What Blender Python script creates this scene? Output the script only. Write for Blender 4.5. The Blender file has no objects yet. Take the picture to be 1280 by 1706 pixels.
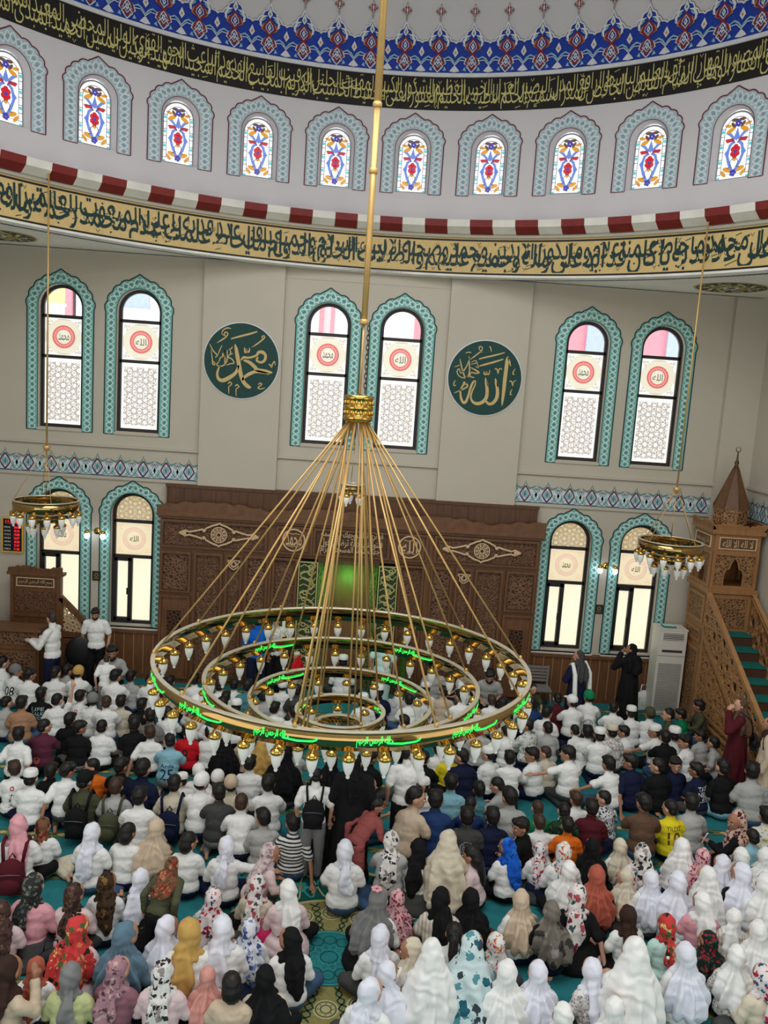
import bpy, bmesh, math, random
from math import sin, cos, pi, radians, sqrt, atan2, asin, degrees
from mathutils import Vector, Matrix, geometry, noise
from mathutils.bvhtree import BVHTree
random.seed(7)
SC = bpy.context.scene
COL = SC.collection

# ------------------------------------------------------------------ camera
F_PX, YAW, PITCH, ROLL = 1388.07, 0.03248, 0.14517, 0.06700
EYE = Vector((0.0, 0.0, 6.3))
cy, sy, cp, sp = cos(YAW), sin(YAW), cos(PITCH), sin(PITCH)
FWD = Vector((sy*cp, cy*cp, -sp)); R0 = Vector((cy, -sy, 0)); U0 = R0.cross(FWD)
RGT = R0*cos(ROLL) + U0*sin(ROLL); UPV = U0*cos(ROLL) - R0*sin(ROLL)
cam = bpy.data.objects.new('camera', bpy.data.cameras.new('camera')); COL.objects.link(cam)
m = Matrix((RGT, UPV, -FWD)).transposed().to_4x4(); m.translation = EYE
cam.matrix_world = m
cam.data.sensor_fit = 'HORIZONTAL'; cam.data.sensor_width = 36.0; cam.data.lens = F_PX/1280*36.0
cam.data.clip_start = 0.1; cam.data.clip_end = 300
SC.camera = cam

# ------------------------------------------------------------------ light and exposure
w = bpy.data.worlds.new('sky'); SC.world = w; w.use_nodes = True
bg = w.node_tree.nodes['Background']
bg.inputs['Color'].default_value = (0.93, 0.97, 1.0, 1); bg.inputs['Strength'].default_value = 2.2
SC.view_settings.view_transform = 'Standard'; SC.view_settings.look = 'None'
SC.view_settings.gamma = 1.0; SC.view_settings.use_curve_mapping = False
SC.view_settings.exposure = 0.0
LSIDE, LBACK, LDRUM, LTOP = 245, 385, 165, 700
def area(name, loc, target, sx, sz, power, color):
    l = bpy.data.lights.new(name, 'AREA'); l.shape = 'RECTANGLE'; l.size = sx; l.size_y = sz; l.energy = power; l.color = color
    o = bpy.data.objects.new(name, l); COL.objects.link(o); o.location = loc
    o.rotation_euler = (Vector(target)-Vector(loc)).to_track_quat('-Z', 'Y').to_euler(); return o
# unseen area lamps added inside the room as soft fill, standing in for daylight
area('fill_side_left', (-7.8, 6.0, 5.0), (2, 11, 5.2), 9, 6, LSIDE, (1.0, 0.98, 0.95))
area('fill_side_right', (7.8, 6.0, 5.0), (-2, 11, 5.2), 9, 6, LSIDE*.8, (1.0, 0.98, 0.95))
area('fill_balcony', (0, -3.6, 4.6), (0, 12, 4.6), 13, 6, LBACK, (0.97, 0.98, 1.0))
area('fill_dome', (0, 7.5, 12.3), (0, 8.0, 0), 8, 7, LTOP, (0.96, 0.98, 1.0))  # added downlight hung inside the dome to brighten the crowd and carpet
area('fill_drum', (0, 2.6, 11.0), (0, 17, 13.4), 8, 1.4, LDRUM, (0.92, 0.95, 1.0))  # added lamp that brightens the front of the drum and dome

# ------------------------------------------------------------------ helpers
def lin(c):
    return tuple(((x/255.0)/12.92 if x <= 10 else (((x/255.0)+0.055)/1.055)**2.4) for x in c)
MATS = {}
def mat(name, rgb, rough=0.6, metal=0.0, var=0.06, scale=9.0, bump=0.0, bscale=40.0, emit=0.0, stretch=None, spec=0.4):
    if name in MATS: return MATS[name]
    M = bpy.data.materials.new(name); M.use_nodes = True; N = M.node_tree.nodes; L = M.node_tree.links
    b = N['Principled BSDF']; c = lin(rgb)
    b.inputs['Roughness'].default_value = rough; b.inputs['Metallic'].default_value = metal
    b.inputs['Specular IOR Level'].default_value = spec
    tc = N.new('ShaderNodeTexCoord'); co = tc.outputs['Object']
    if stretch:
        mp = N.new('ShaderNodeMapping'); mp.inputs['Scale'].default_value = stretch; L.new(co, mp.inputs['Vector']); co = mp.outputs['Vector']
    n = N.new('ShaderNodeTexNoise'); n.inputs['Scale'].default_value = scale; n.inputs['Detail'].default_value = 4; L.new(co, n.inputs['Vector'])
    r = N.new('ShaderNodeValToRGB')
    r.color_ramp.elements[0].position = 0.3; r.color_ramp.elements[1].position = 0.7
    r.color_ramp.elements[0].color = (*[max(0, x*(1-var)) for x in c], 1); r.color_ramp.elements[1].color = (*[min(1, x*(1+var)) for x in c], 1)
    L.new(n.outputs['Fac'], r.inputs['Fac']); L.new(r.outputs['Color'], b.inputs['Base Color'])
    if emit:
        L.new(r.outputs['Color'], b.inputs['Emission Color']); b.inputs['Emission Strength'].default_value = emit
    if bump:
        n2 = N.new('ShaderNodeTexNoise'); n2.inputs['Scale'].default_value = bscale; n2.inputs['Detail'].default_value = 3; L.new(co, n2.inputs['Vector'])
        bp = N.new('ShaderNodeBump'); bp.inputs['Strength'].default_value = bump; bp.inputs['Distance'].default_value = 0.02
        L.new(n2.outputs['Fac'], bp.inputs['Height']); L.new(bp.outputs['Normal'], b.inputs['Normal'])
    MATS[name] = M; return M
def carved(name, dark, light, scale=26.0, strength=0.8, gold=None):
    """carved arabesque wood: voronoi relief, pale along the ridges and dark in the hollows"""
    if name in MATS: return MATS[name]
    M = bpy.data.materials.new(name); M.use_nodes = True; N = M.node_tree.nodes; L = M.node_tree.links
    b = N['Principled BSDF']; b.inputs['Roughness'].default_value = 0.5
    tc = N.new('ShaderNodeTexCoord')
    nz = N.new('ShaderNodeTexNoise'); nz.inputs['Scale'].default_value = 5; L.new(tc.outputs['Object'], nz.inputs['Vector'])
    mx = N.new('ShaderNodeMixRGB'); mx.inputs['Fac'].default_value = 0.12; L.new(tc.outputs['Object'], mx.inputs[1]); L.new(nz.outputs['Color'], mx.inputs[2])
    v = N.new('ShaderNodeTexVoronoi'); v.feature = 'DISTANCE_TO_EDGE'; v.inputs['Scale'].default_value = scale; L.new(mx.outputs['Color'], v.inputs['Vector'])
    r = N.new('ShaderNodeValToRGB'); r.color_ramp.elements[0].position = 0.05; r.color_ramp.elements[1].position = 0.22
    r.color_ramp.elements[0].color = (*lin(light), 1); r.color_ramp.elements[1].color = (*lin(dark), 1)
    L.new(v.outputs['Distance'], r.inputs['Fac']); L.new(r.outputs['Color'], b.inputs['Base Color'])
    bp = N.new('ShaderNodeBump'); bp.invert = True; bp.inputs['Strength'].default_value = strength; bp.inputs['Distance'].default_value = 0.03
    L.new(v.outputs['Distance'], bp.inputs['Height']); L.new(bp.outputs['Normal'], b.inputs['Normal'])
    MATS[name] = M; return M
def floral(name, base, spots, scale=16.0, cover=0.55):
    """printed cloth: a base colour with scattered blotches of other colours"""
    if name in MATS: return MATS[name]
    M = bpy.data.materials.new(name); M.use_nodes = True; N = M.node_tree.nodes; L = M.node_tree.links
    b = N['Principled BSDF']; b.inputs['Roughness'].default_value = 0.85; b.inputs['Specular IOR Level'].default_value = 0.2
    tc = N.new('ShaderNodeTexCoord')
    nz = N.new('ShaderNodeTexNoise'); nz.inputs['Scale'].default_value = 22; L.new(tc.outputs['Object'], nz.inputs['Vector'])
    mx = N.new('ShaderNodeMixRGB'); mx.inputs['Fac'].default_value = 0.08; L.new(tc.outputs['Object'], mx.inputs[1]); L.new(nz.outputs['Color'], mx.inputs[2])
    v = N.new('ShaderNodeTexVoronoi'); v.inputs['Scale'].default_value = scale; L.new(mx.outputs['Color'], v.inputs['Vector'])
    sep = N.new('ShaderNodeSeparateColor'); L.new(v.outputs['Color'], sep.inputs['Color'])
    r = N.new('ShaderNodeValToRGB'); r.color_ramp.interpolation = 'CONSTANT'
    els = r.color_ramp.elements; k = len(spots)
    els[0].position = 0.0; els[0].color = (*lin(spots[0]), 1)
    els[1].position = cover; els[1].color = (*lin(base), 1)
    for i in range(1, k):
        e = els.new(cover*i/k); e.color = (*lin(spots[i]), 1)
    L.new(sep.outputs['Red'], r.inputs['Fac'])
    gt = N.new('ShaderNodeMath'); gt.operation = 'LESS_THAN'; gt.inputs[1].default_value = 0.52; L.new(v.outputs['Distance'], gt.inputs[0])
    m2 = N.new('ShaderNodeMixRGB'); m2.inputs[1].default_value = (*lin(base), 1); L.new(gt.outputs[0], m2.inputs['Fac']); L.new(r.outputs['Color'], m2.inputs[2])
    L.new(m2.outputs['Color'], b.inputs['Base Color']); MATS[name] = M; return M
def striped(name, a, c, scale, axis='Z'):
    if name in MATS: return MATS[name]
    M = bpy.data.materials.new(name); M.use_nodes = True; N = M.node_tree.nodes; L = M.node_tree.links
    b = N['Principled BSDF']; b.inputs['Roughness'].default_value = 0.85
    tc = N.new('ShaderNodeTexCoord'); wv = N.new('ShaderNodeTexWave'); wv.bands_direction = axis; wv.inputs['Scale'].default_value = scale
    L.new(tc.outputs['Object'], wv.inputs['Vector'])
    r = N.new('ShaderNodeValToRGB'); r.color_ramp.interpolation = 'CONSTANT'; r.color_ramp.elements[1].position = 0.6
    r.color_ramp.elements[0].color = (*lin(a), 1); r.color_ramp.elements[1].color = (*lin(c), 1)
    L.new(wv.outputs['Fac'], r.inputs['Fac']); L.new(r.outputs['Color'], b.inputs['Base Color']); MATS[name] = M; return M

class MB:
    def __init__(s): s.v = []; s.f = []; s.m = []; s.sm = []
    def add(s, verts, faces, mi=0, smooth=False):
        o = len(s.v); s.v.extend(tuple(p) for p in verts)
        for f in faces: s.f.append(tuple(i+o for i in f)); s.m.append(mi); s.sm.append(smooth)
    def box(s, x0, x1, y0, y1, z0, z1, mi=0, X=None):
        vs = [Vector((x, y, z)) for x in (x0, x1) for y in (y0, y1) for z in (z0, z1)]
        if X: vs = [X @ p for p in vs]
        s.add(vs, [(0,1,3,2),(4,6,7,5),(0,4,5,1),(2,3,7,6),(0,2,6,4),(1,5,7,3)], mi)
    def tube(s, pts, r, n=8, mi=0, closed=False, smooth=True):
        pts = [Vector(p) for p in pts]; k = len(pts); rr = r if isinstance(r, (list, tuple)) else [r]*k
        rings = []; up = None
        for i, p in enumerate(pts):
            a = pts[(i-1) % k] if (closed or i > 0) else p; c = pts[(i+1) % k] if (closed or i < k-1) else p
            t = (c-a).normalized() if (c-a).length > 1e-9 else Vector((0, 0, 1))
            if up is None or abs(up.dot(t)) > 0.98:
                up = Vector((0, 0, 1)) if abs(t.z) < 0.9 else Vector((1, 0, 0))
            x = t.cross(up).normalized(); y = x.cross(t).normalized(); up = y
            rings.append([p + (x*cos(2*pi*j/n) + y*sin(2*pi*j/n))*rr[i] for j in range(n)])
        vs = [q for ring in rings for q in ring]; fs = []
        for i in range(k if closed else k-1):
            b = ((i+1) % k)*n; a = i*n
            for j in range(n): fs.append((a+j, a+(j+1) % n, b+(j+1) % n, b+j))
        if not closed: fs.append(tuple(range(n-1, -1, -1))); fs.append(tuple((k-1)*n+j for j in range(n)))
        s.add(vs, fs, mi, smooth)
    def lathe(s, prof, c=(0, 0, 0), n=16, mi=0, a0=0.0, a1=2*pi, smooth=True, fx=1.0, fy=1.0):
        full = abs(a1-a0-2*pi) < 1e-6; k = n if full else n+1; vs = []; fs = []
        for (r, z) in prof:
            for j in range(k):
                a = a0+(a1-a0)*j/n; vs.append((c[0]+r*cos(a)*fx, c[1]+r*sin(a)*fy, c[2]+z))
        for i in range(len(prof)-1):
            for j in range(n):
                j2 = (j+1) % k; fs.append((i*k+j, i*k+j2, (i+1)*k+j2, (i+1)*k+j))
        s.add(vs, fs, mi, smooth)
    def ell(s, c, r, n=12, mi=0, X=None):
        k = max(6, n//2+1); vs = []; fs = []
        for i in range(k+1):
            t = pi*i/k
            for j in range(n): vs.append(Vector((c[0]+r[0]*sin(t)*cos(2*pi*j/n), c[1]+r[1]*sin(t)*sin(2*pi*j/n), c[2]+r[2]*cos(t))))
        for i in range(k):
            for j in range(n): fs.append((i*n+j, (i+1)*n+j, (i+1)*n+(j+1) % n, i*n+(j+1) % n))
        s.add([X @ p for p in vs] if X else vs, fs, mi, True)
    # ---- flat ornament: (u, v) shapes put on a surface by a map M(u, v, h)
    def ribbon(s, M, pts, wd, h=0.003, mi=0, closed=False):
        k = len(pts); ww = wd if isinstance(wd, (list, tuple)) else [wd]*k; vs = []; fs = []
        for i, (u, v) in enumerate(pts):
            a = pts[(i-1) % k] if (closed or i > 0) else pts[i]; c = pts[(i+1) % k] if (closed or i < k-1) else pts[i]
            dx, dy = c[0]-a[0], c[1]-a[1]; l = math.hypot(dx, dy) or 1.0; nx, ny = -dy/l*ww[i]/2, dx/l*ww[i]/2
            vs += [M(u+nx, v+ny, h), M(u-nx, v-ny, h)]
        for i in range(k if closed else k-1):
            j = (i+1) % k; fs.append((2*i, 2*i+1, 2*j+1, 2*j))
        s.add(vs, fs, mi)
    def poly(s, M, pts, h=0.003, mi=0):
        tri = geometry.tessellate_polygon([[Vector((p[0], p[1], 0)) for p in pts]])
        s.add([M(p[0], p[1], h) for p in pts], tri, mi)
    def strip(s, M, A, B, h=0.002, mi=0):
        k = len(A); s.add([M(p[0], p[1], h) for p in A]+[M(p[0], p[1], h) for p in B], [(i, i+1, k+i+1, k+i) for i in range(k-1)], mi)
    def disc(s, M, c, r, h=0.003, mi=0, n=32, ry=None, a0=0):
        s.poly(M, [(c[0]+r*cos(a0+2*pi*i/n), c[1]+(ry or r)*sin(a0+2*pi*i/n)) for i in range(n)], h, mi)
    def ring(s, M, c, r0, r1, h=0.003, mi=0, n=40):
        s.strip(M, [(c[0]+r0*cos(2*pi*i/n), c[1]+r0*sin(2*pi*i/n)) for i in range(n+1)], [(c[0]+r1*cos(2*pi*i/n), c[1]+r1*sin(2*pi*i/n)) for i in range(n+1)], h, mi)
    def text(s, M, t, u, v, wd, ht, h=0.004, mi=0, anchor='c', keep=False):
        """writing fitted into wd x ht (keep: aspect kept, ht rules)"""
        vs, fs, (x0, x1, y0, y1) = glyphs(t)
        sy_ = ht/(y1-y0); sx_ = sy_ if keep else wd/(x1-x0)
        if keep and (x1-x0)*sx_ > wd: sx_ = wd/(x1-x0)
        W_ = (x1-x0)*sx_; ou = u-W_/2 if anchor == 'c' else (u if anchor == 'l' else u-W_)
        s.add([M(ou+(p[0]-x0)*sx_, v-ht/2+(p[1]-y0)*sy_, h) for p in vs], fs, mi)
    def prism(s, M, pts, h0, h1, mi=0):
        k = len(pts); tri = geometry.tessellate_polygon([[Vector((p[0], p[1], 0)) for p in pts]])
        s.add([M(p[0], p[1], h1) for p in pts], tri, mi)
        s.add([M(p[0], p[1], h0) for p in pts]+[M(p[0], p[1], h1) for p in pts], [(i, (i+1) % k, k+(i+1) % k, k+i) for i in range(k)], mi)
    def bar(s, M, a, b, wd, h0, h1, mi=0):
        dx, dy = b[0]-a[0], b[1]-a[1]; l = math.hypot(dx, dy) or 1; nx, ny = -dy/l*wd/2, dx/l*wd/2
        s.prism(M, [(a[0]+nx, a[1]+ny), (a[0]-nx, a[1]-ny), (b[0]-nx, b[1]-ny), (b[0]+nx, b[1]+ny)], h0, h1, mi)
    def mesh(s, name, mats):
        me = bpy.data.meshes.new(name); me.from_pydata(s.v, [], s.f)
        for x in (mats if isinstance(mats, (list, tuple)) else [mats]): me.materials.append(x)
        me.polygons.foreach_set('material_index', s.m); me.polygons.foreach_set('use_smooth', s.sm)
        me.validate(); me.update(); return me
    def build(s, name, mats, parent=None, kind=None):
        o = bpy.data.objects.new(name, s.mesh(name, mats)); COL.objects.link(o)
        if parent: o.parent = parent
        if kind: o['kind'] = kind
        return o
def thing(name, label, cat, loc=(0, 0, 0), rz=0.0, group=None):
    o = bpy.data.objects.new(name, None); COL.objects.link(o); o.location = loc; o.rotation_euler = (0, 0, rz)
    o.empty_display_size = 0.1
    o['label'] = label; o['category'] = cat
    if group: o['group'] = group
    return o
def struct(name, loc=(0, 0, 0)):
    o = bpy.data.objects.new(name, None); COL.objects.link(o); o.location = loc; o['kind'] = 'structure'; return o
def link(mesh, name, parent, mats=None):
    o = bpy.data.objects.new(name, mesh); COL.objects.link(o); o.parent = parent
    if mats:
        for i, x in enumerate(mats): o.material_slots[i].link = 'OBJECT'; o.material_slots[i].material = x
    return o
GL = {}
def glyphs(t, off=.006):
    if (t, off) not in GL:
        c = bpy.data.curves.new('writing', 'FONT'); c.body = t; c.resolution_u = 3; c.offset = off
        o = bpy.data.objects.new('writing', c); COL.objects.link(o); bpy.context.view_layer.update()
        me = o.evaluated_get(bpy.context.evaluated_depsgraph_get()).to_mesh()
        vs = [tuple(v.co[:2]) for v in me.vertices]; fs = [tuple(p.vertices) for p in me.polygons]
        xs = [p[0] for p in vs]; ys = [p[1] for p in vs]
        bpy.data.objects.remove(o); bpy.data.curves.remove(c)
        GL[t, off] = (vs, fs, (min(xs), max(xs), min(ys), max(ys)))
    return GL[t, off]
# Arabic letters joined by hand: base letter -> first code of its presentation forms, joins on both sides?
AR = {}
for ch, cd, dual in (('ا', 0xFE8D, 0), ('أ', 0xFE83, 0), ('إ', 0xFE87, 0), ('ؤ', 0xFE85, 0), ('ب', 0xFE8F, 1), ('ة', 0xFE93, 0), ('ت', 0xFE95, 1), ('ث', 0xFE99, 1), ('ج', 0xFE9D, 1),
    ('ح', 0xFEA1, 1), ('خ', 0xFEA5, 1), ('د', 0xFEA9, 0), ('ذ', 0xFEAB, 0), ('ر', 0xFEAD, 0), ('ز', 0xFEAF, 0), ('س', 0xFEB1, 1), ('ش', 0xFEB5, 1), ('ص', 0xFEB9, 1), ('ض', 0xFEBD, 1),
    ('ط', 0xFEC1, 1), ('ظ', 0xFEC5, 1), ('ع', 0xFEC9, 1), ('غ', 0xFECD, 1), ('ف', 0xFED1, 1), ('ق', 0xFED5, 1), ('ك', 0xFED9, 1), ('ل', 0xFEDD, 1), ('م', 0xFEE1, 1), ('ن', 0xFEE5, 1),
    ('ه', 0xFEE9, 1), ('و', 0xFEED, 0), ('ى', 0xFEEF, 0), ('ي', 0xFEF1, 1), ('ئ', 0xFE89, 1)):
    AR[ch] = (cd, dual)
def arabic(s):
    out = []; i = 0; prev = False
    while i < len(s):
        ch = s[i]
        if ch == 'ل' and i+1 < len(s) and s[i+1] in 'اأ':
            out.append(chr((0xFEFB if s[i+1] == 'ا' else 0xFEF7) + (1 if prev else 0))); prev = False; i += 2; continue
        if ch in AR:
            cd, dual = AR[ch]; nxt = dual and i+1 < len(s) and s[i+1] in AR
            out.append(chr(cd + ((3 if nxt else 1) if prev else (2 if nxt else 0)))); prev = bool(nxt)
        elif ch == 'ء': out.append('\uFE80'); prev = False
        else: out.append(ch); prev = False
        i += 1
    return ''.join(reversed(out))
def flatmap(ox, y, oz):      # on a wall that faces the camera (-Y)
    return lambda u, v, h: Vector((ox+u, y-h, oz+v))
def floormap(ox, oy, z=0.0):
    return lambda u, v, h: Vector((ox+u, oy+v, z+h))
def sidemap(x, oy, oz, sgn=-1):   # on a face that looks along sgn*X ; u runs along +Y
    return lambda u, v, h: Vector((x+sgn*h, oy+u, oz+v))
def pixel_on(x, y, axis, val):
    v = RGT*((x-640)/F_PX) - UPV*((y-853)/F_PX) + FWD
    return EYE + v*((val-EYE[axis])/v[axis])
# ------------------------------------------------------------------ materials of the setting
def emat(name, rgb, strength=1.0, var=0.04, scale=3.0):
    if name in MATS: return MATS[name]
    M = bpy.data.materials.new(name); M.use_nodes = True; N = M.node_tree.nodes; L = M.node_tree.links
    b = N['Principled BSDF']; c = lin(rgb); b.inputs['Base Color'].default_value = (*[x*0.3 for x in c], 1); b.inputs['Roughness'].default_value = 0.3
    tc = N.new('ShaderNodeTexCoord'); n = N.new('ShaderNodeTexNoise'); n.inputs['Scale'].default_value = scale; L.new(tc.outputs['Object'], n.inputs['Vector'])
    r = N.new('ShaderNodeValToRGB'); r.color_ramp.elements[0].position = 0.3; r.color_ramp.elements[1].position = 0.7
    r.color_ramp.elements[0].color = (*[x*(1-var) for x in c], 1); r.color_ramp.elements[1].color = (*[x*(1+var) for x in c], 1)
    L.new(n.outputs['Fac'], r.inputs['Fac']); L.new(r.outputs['Color'], b.inputs['Emission Color']); b.inputs['Emission Strength'].default_value = strength
    MATS[name] = M; return M
def lattice_pane(name, glow, line, scale, strength, wdt=.10):
    """girih lattice: families of parallel lines crossing at 30 degrees in the pane's own plane"""
    if name in MATS: return MATS[name]
    M = bpy.data.materials.new(name); M.use_nodes = True; N = M.node_tree.nodes; L = M.node_tree.links
    b = N['Principled BSDF']; b.inputs['Base Color'].default_value = (.3, .3, .28, 1)
    tc = N.new('ShaderNodeTexCoord'); last = None
    for k in range(6):
        a = pi*k/6; d = N.new('ShaderNodeVectorMath'); d.operation = 'DOT_PRODUCT'; d.inputs[1].default_value = (cos(a), 0, sin(a)); L.new(tc.outputs['Object'], d.inputs[0])
        mu = N.new('ShaderNodeMath'); mu.operation = 'MULTIPLY_ADD'; mu.inputs[1].default_value = scale; mu.inputs[2].default_value = .5; L.new(d.outputs['Value'], mu.inputs[0])
        pp = N.new('ShaderNodeMath'); pp.operation = 'PINGPONG'; pp.inputs[1].default_value = .5; L.new(mu.outputs[0], pp.inputs[0])
        lt = N.new('ShaderNodeMath'); lt.operation = 'LESS_THAN'; lt.inputs[1].default_value = wdt if k % 2 == 0 else wdt*.8; L.new(pp.outputs[0], lt.inputs[0])
        if last is None: last = lt
        else:
            mx = N.new('ShaderNodeMath'); mx.operation = 'MAXIMUM'; L.new(last.outputs[0], mx.inputs[0]); L.new(lt.outputs[0], mx.inputs[1]); last = mx
    r = N.new('ShaderNodeMixRGB'); r.inputs[1].default_value = (*lin(glow), 1); r.inputs[2].default_value = (*lin(line), 1)
    L.new(last.outputs[0], r.inputs['Fac']); L.new(r.outputs['Color'], b.inputs['Emission Color']); b.inputs['Emission Strength'].default_value = strength
    MATS[name] = M; return M
PLASTER = mat('white_plaster', (194, 186, 170), 0.85, var=0.02, scale=1.5, bump=0.05, bscale=60)
PLASTER2 = mat('dome_plaster', (212, 209, 210), 0.85, var=0.02, scale=1.2)
CORN_W = mat('white_marble', (226, 222, 212), 0.5, var=0.08, scale=4)
CORN_R = mat('red_marble', (122, 36, 34), 0.5, var=0.12, scale=8)
TEAL = mat('tile_teal', (122, 186, 176), 0.6, var=0.05, scale=20)
TEAL_D = mat('tile_teal_dark', (82, 144, 138), 0.6)
TEAL_L = mat('tile_pale', (206, 232, 228), 0.6)
TILE_LINE = mat('tile_outline', (22, 42, 52), 0.6)
GREY_T = mat('tile_greyblue', (178, 198, 204), 0.6); GREY_D = mat('tile_greyblue_dark', (140, 168, 178), 0.6); GREY_L = mat('tile_greyblue_pale', (218, 230, 234), 0.6)
MAROON = mat('tile_maroon', (112, 34, 52), 0.6)
WFRAME = mat('window_frame_dark', (40, 38, 38), 0.45, var=0.1)
GOLD = mat('brass', (212, 172, 88), 0.16, metal=1.0, var=0.05)
GOLDPAINT = mat('gold_paint', (206, 178, 118), 0.6, var=0.06, scale=14)
GOLDLIGHT = mat('pale_gold_paint', (212, 202, 128), 0.6, var=0.04)
BLACKPAINT = mat('black_paint', (20, 17, 14), 0.6, var=0.1)
GREENPAINT = mat('dark_green_paint', (12, 62, 56), 0.6, var=0.08)
INKGREEN = mat('ink_green', (14, 50, 48), 0.6)
BLUEFIELD = mat('tile_blue', (26, 62, 168), 0.6, var=0.08, scale=12); BLUE_L = mat('tile_light_blue', (150, 196, 208), 0.6)
WHITE_T = mat('tile_white', (226, 228, 230), 0.6); RUST = mat('tile_rust', (140, 40, 42), 0.6); OCHRE = mat('tile_ochre', (206, 146, 70), 0.6)
ROPE = mat('rope_blue', (84, 94, 132), 0.7)
LINEGREY = mat('moulding_line', (150, 145, 138), 0.8)

X0, YC = -0.054, 9.34
DW = 17.0
HALF = 8.0
UPC = [X0+s*c for s, c in ((-1, 6.036), (-1, 4.496), (-1, 0.738), (1, 0.738), (1, 4.496), (1, 6.036))]
LWC = [X0+s*c for s, c in ((-1, 6.03), (-1, 4.54), (1, 4.54), (1, 6.03))]
OW = 0.435
def archpath(hw, z0, zs, n=16, rise=None):
    rise = rise or hw
    return [(-hw, z0)] + [(-hw*cos(pi*i/n), zs+rise*sin(pi*i/n)) for i in range(n+1)] + [(hw, z0)]
def cdt(outer, holes, extra=()):
    vs = []; es = []
    for loop in [outer]+list(holes):
        o = len(vs); k = len(loop); vs += [Vector(p) for p in loop]; es += [(o+i, o+(i+1) % k) for i in range(k)]
    vs += [Vector(p) for p in extra]
    r = geometry.delaunay_2d_cdt(vs, es, [], 0, 1e-5)
    def inside(p, poly):
        c = False; k = len(poly)
        for i in range(k):
            a, b = poly[i], poly[i-1]
            if (a[1] > p[1]) != (b[1] > p[1]) and p[0] < (b[0]-a[0])*(p[1]-a[1])/(b[1]-a[1])+a[0]: c = not c
        return c
    fs = []
    for f in r[2]:
        c = sum((r[0][i] for i in f), Vector((0, 0)))/len(f)
        if inside(c, outer) and not any(inside(c, h) for h in holes): fs.append(tuple(f))
    return [tuple(p) for p in r[0]], fs

# ------------------------------------------------------------------ floor (carpet)
TURQ = mat('carpet_turquoise', (46, 124, 130), 0.95, var=0.16, scale=5, bump=0.4, bscale=220, spec=0.1)
C_BAND = mat('carpet_band_olive', (112, 116, 74), 0.95, var=0.15, scale=12, spec=0.1); C_CREAM = mat('carpet_cream', (186, 176, 128), 0.95, spec=0.1)
C_GREEN = mat('carpet_green', (22, 84, 76), 0.95, var=0.12, spec=0.1); C_GOLD = mat('carpet_gold', (142, 134, 84), 0.95, var=0.12, scale=20, spec=0.1)
C_TEAL2 = mat('carpet_teal_line', (58, 150, 150), 0.95, spec=0.1); C_DK = mat('carpet_dark_line', (38, 72, 58), 0.95, spec=0.1)
b = MB(); b.box(-8.1, 8.1, -4.2, 17.0, -0.15, 0.0, 0)
FM = floormap(X0, 0)
for k in range(10):
    y = 16.42-0.95*k
    b.strip(FM, [(-8, y-.075), (8, y-.075)], [(-8, y+.075), (8, y+.075)], .002, 1)
    for s in (-.066, .066): b.ribbon(FM, [(-8, y+s), (8, y+s)], .012, .003, 5)
    if k < 9:
        for i in range(80):
            u = -7.9+i*.2; b.poly(FM, [(u-.07, y), (u, y+.04), (u+.07, y), (u, y-.04)], .004, 2 if i % 2 else 3)
MC = (0.05, 8.48)
b.disc(FM, MC, 1.75, .006, 3, 64); b.ring(FM, MC, 1.69, 1.75, .007, 2, 64)
for i in range(20):        # flower scrolls in the green ring
    a = 2*pi*i/20; c = (MC[0]+1.36*cos(a), MC[1]+1.36*sin(a))
    for q in range(6): b.disc(FM, (c[0]+.075*cos(q*pi/3), c[1]+.075*sin(q*pi/3)), .04, .009, 2 if i % 2 else 6, 8)
    b.disc(FM, c, .035, .010, 4, 10)
    b.ribbon(FM, [(MC[0]+(1.36+.24*sin(t*2*pi))*cos(a+t*pi/10), MC[1]+(1.36+.24*sin(t*2*pi))*sin(a+t*pi/10)) for t in [j/14 for j in range(15)]], .026, .008, 6)
    b.ribbon(FM, [(MC[0]+(1.36-.24*sin(t*2*pi))*cos(a+t*pi/10), MC[1]+(1.36-.24*sin(t*2*pi))*sin(a+t*pi/10)) for t in [j/14 for j in range(15)]], .02, .008, 2)
b.disc(FM, MC, 1.06, .008, 4, 64); b.ring(FM, MC, 1.02, 1.06, .009, 2, 64)
for i in range(14):
    a = 2*pi*(i+.5)/14; c = (MC[0]+.79*cos(a), MC[1]+.79*sin(a))
    b.disc(FM, c, .135, .010, 2, 20); b.ring(FM, c, .10, .112, .011, 7, 20); b.ring(FM, c, .05, .062, .011, 7, 16)
    for q in range(8): b.disc(FM, (c[0]+.08*cos(q*pi/4), c[1]+.08*sin(q*pi/4)), .014, .012, 4, 6)
    a2 = 2*pi*i/14
    b.ribbon(FM, [(MC[0]+r_*cos(a2+.06*sin(r_*30)), MC[1]+r_*sin(a2+.06*sin(r_*30))) for r_ in [.47+.04*j for j in range(14)]], .02, .010, 7)
    b.ribbon(FM, [(MC[0]+r_*cos(a2-.06*sin(r_*30)), MC[1]+r_*sin(a2-.06*sin(r_*30))) for r_ in [.47+.04*j for j in range(14)]], .02, .010, 7)
b.disc(FM, MC, .46, .011, 3, 48); b.ring(FM, MC, .42, .45, .012, 6, 48); b.disc(FM, MC, .41, .012, 0, 48)
for i in range(12):
    a = 2*pi*i/12
    b.ring(FM, (MC[0]+.29*cos(a), MC[1]+.29*sin(a)), .065, .078, .013, 3, 14)
    b.ribbon(FM, [(MC[0]+(.16+.06*sin(t*6))*cos(a+t), MC[1]+(.16+.06*sin(t*6))*sin(a+t)) for t in [j*.08 for j in range(14)]], .012, .013, 6)
b.ring(FM, MC, .09, .105, .014, 3, 24)
b.build('floor', [TURQ, C_BAND, C_CREAM, C_GREEN, C_GOLD, C_DK, C_TEAL2, C_DK], kind='structure')

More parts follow.
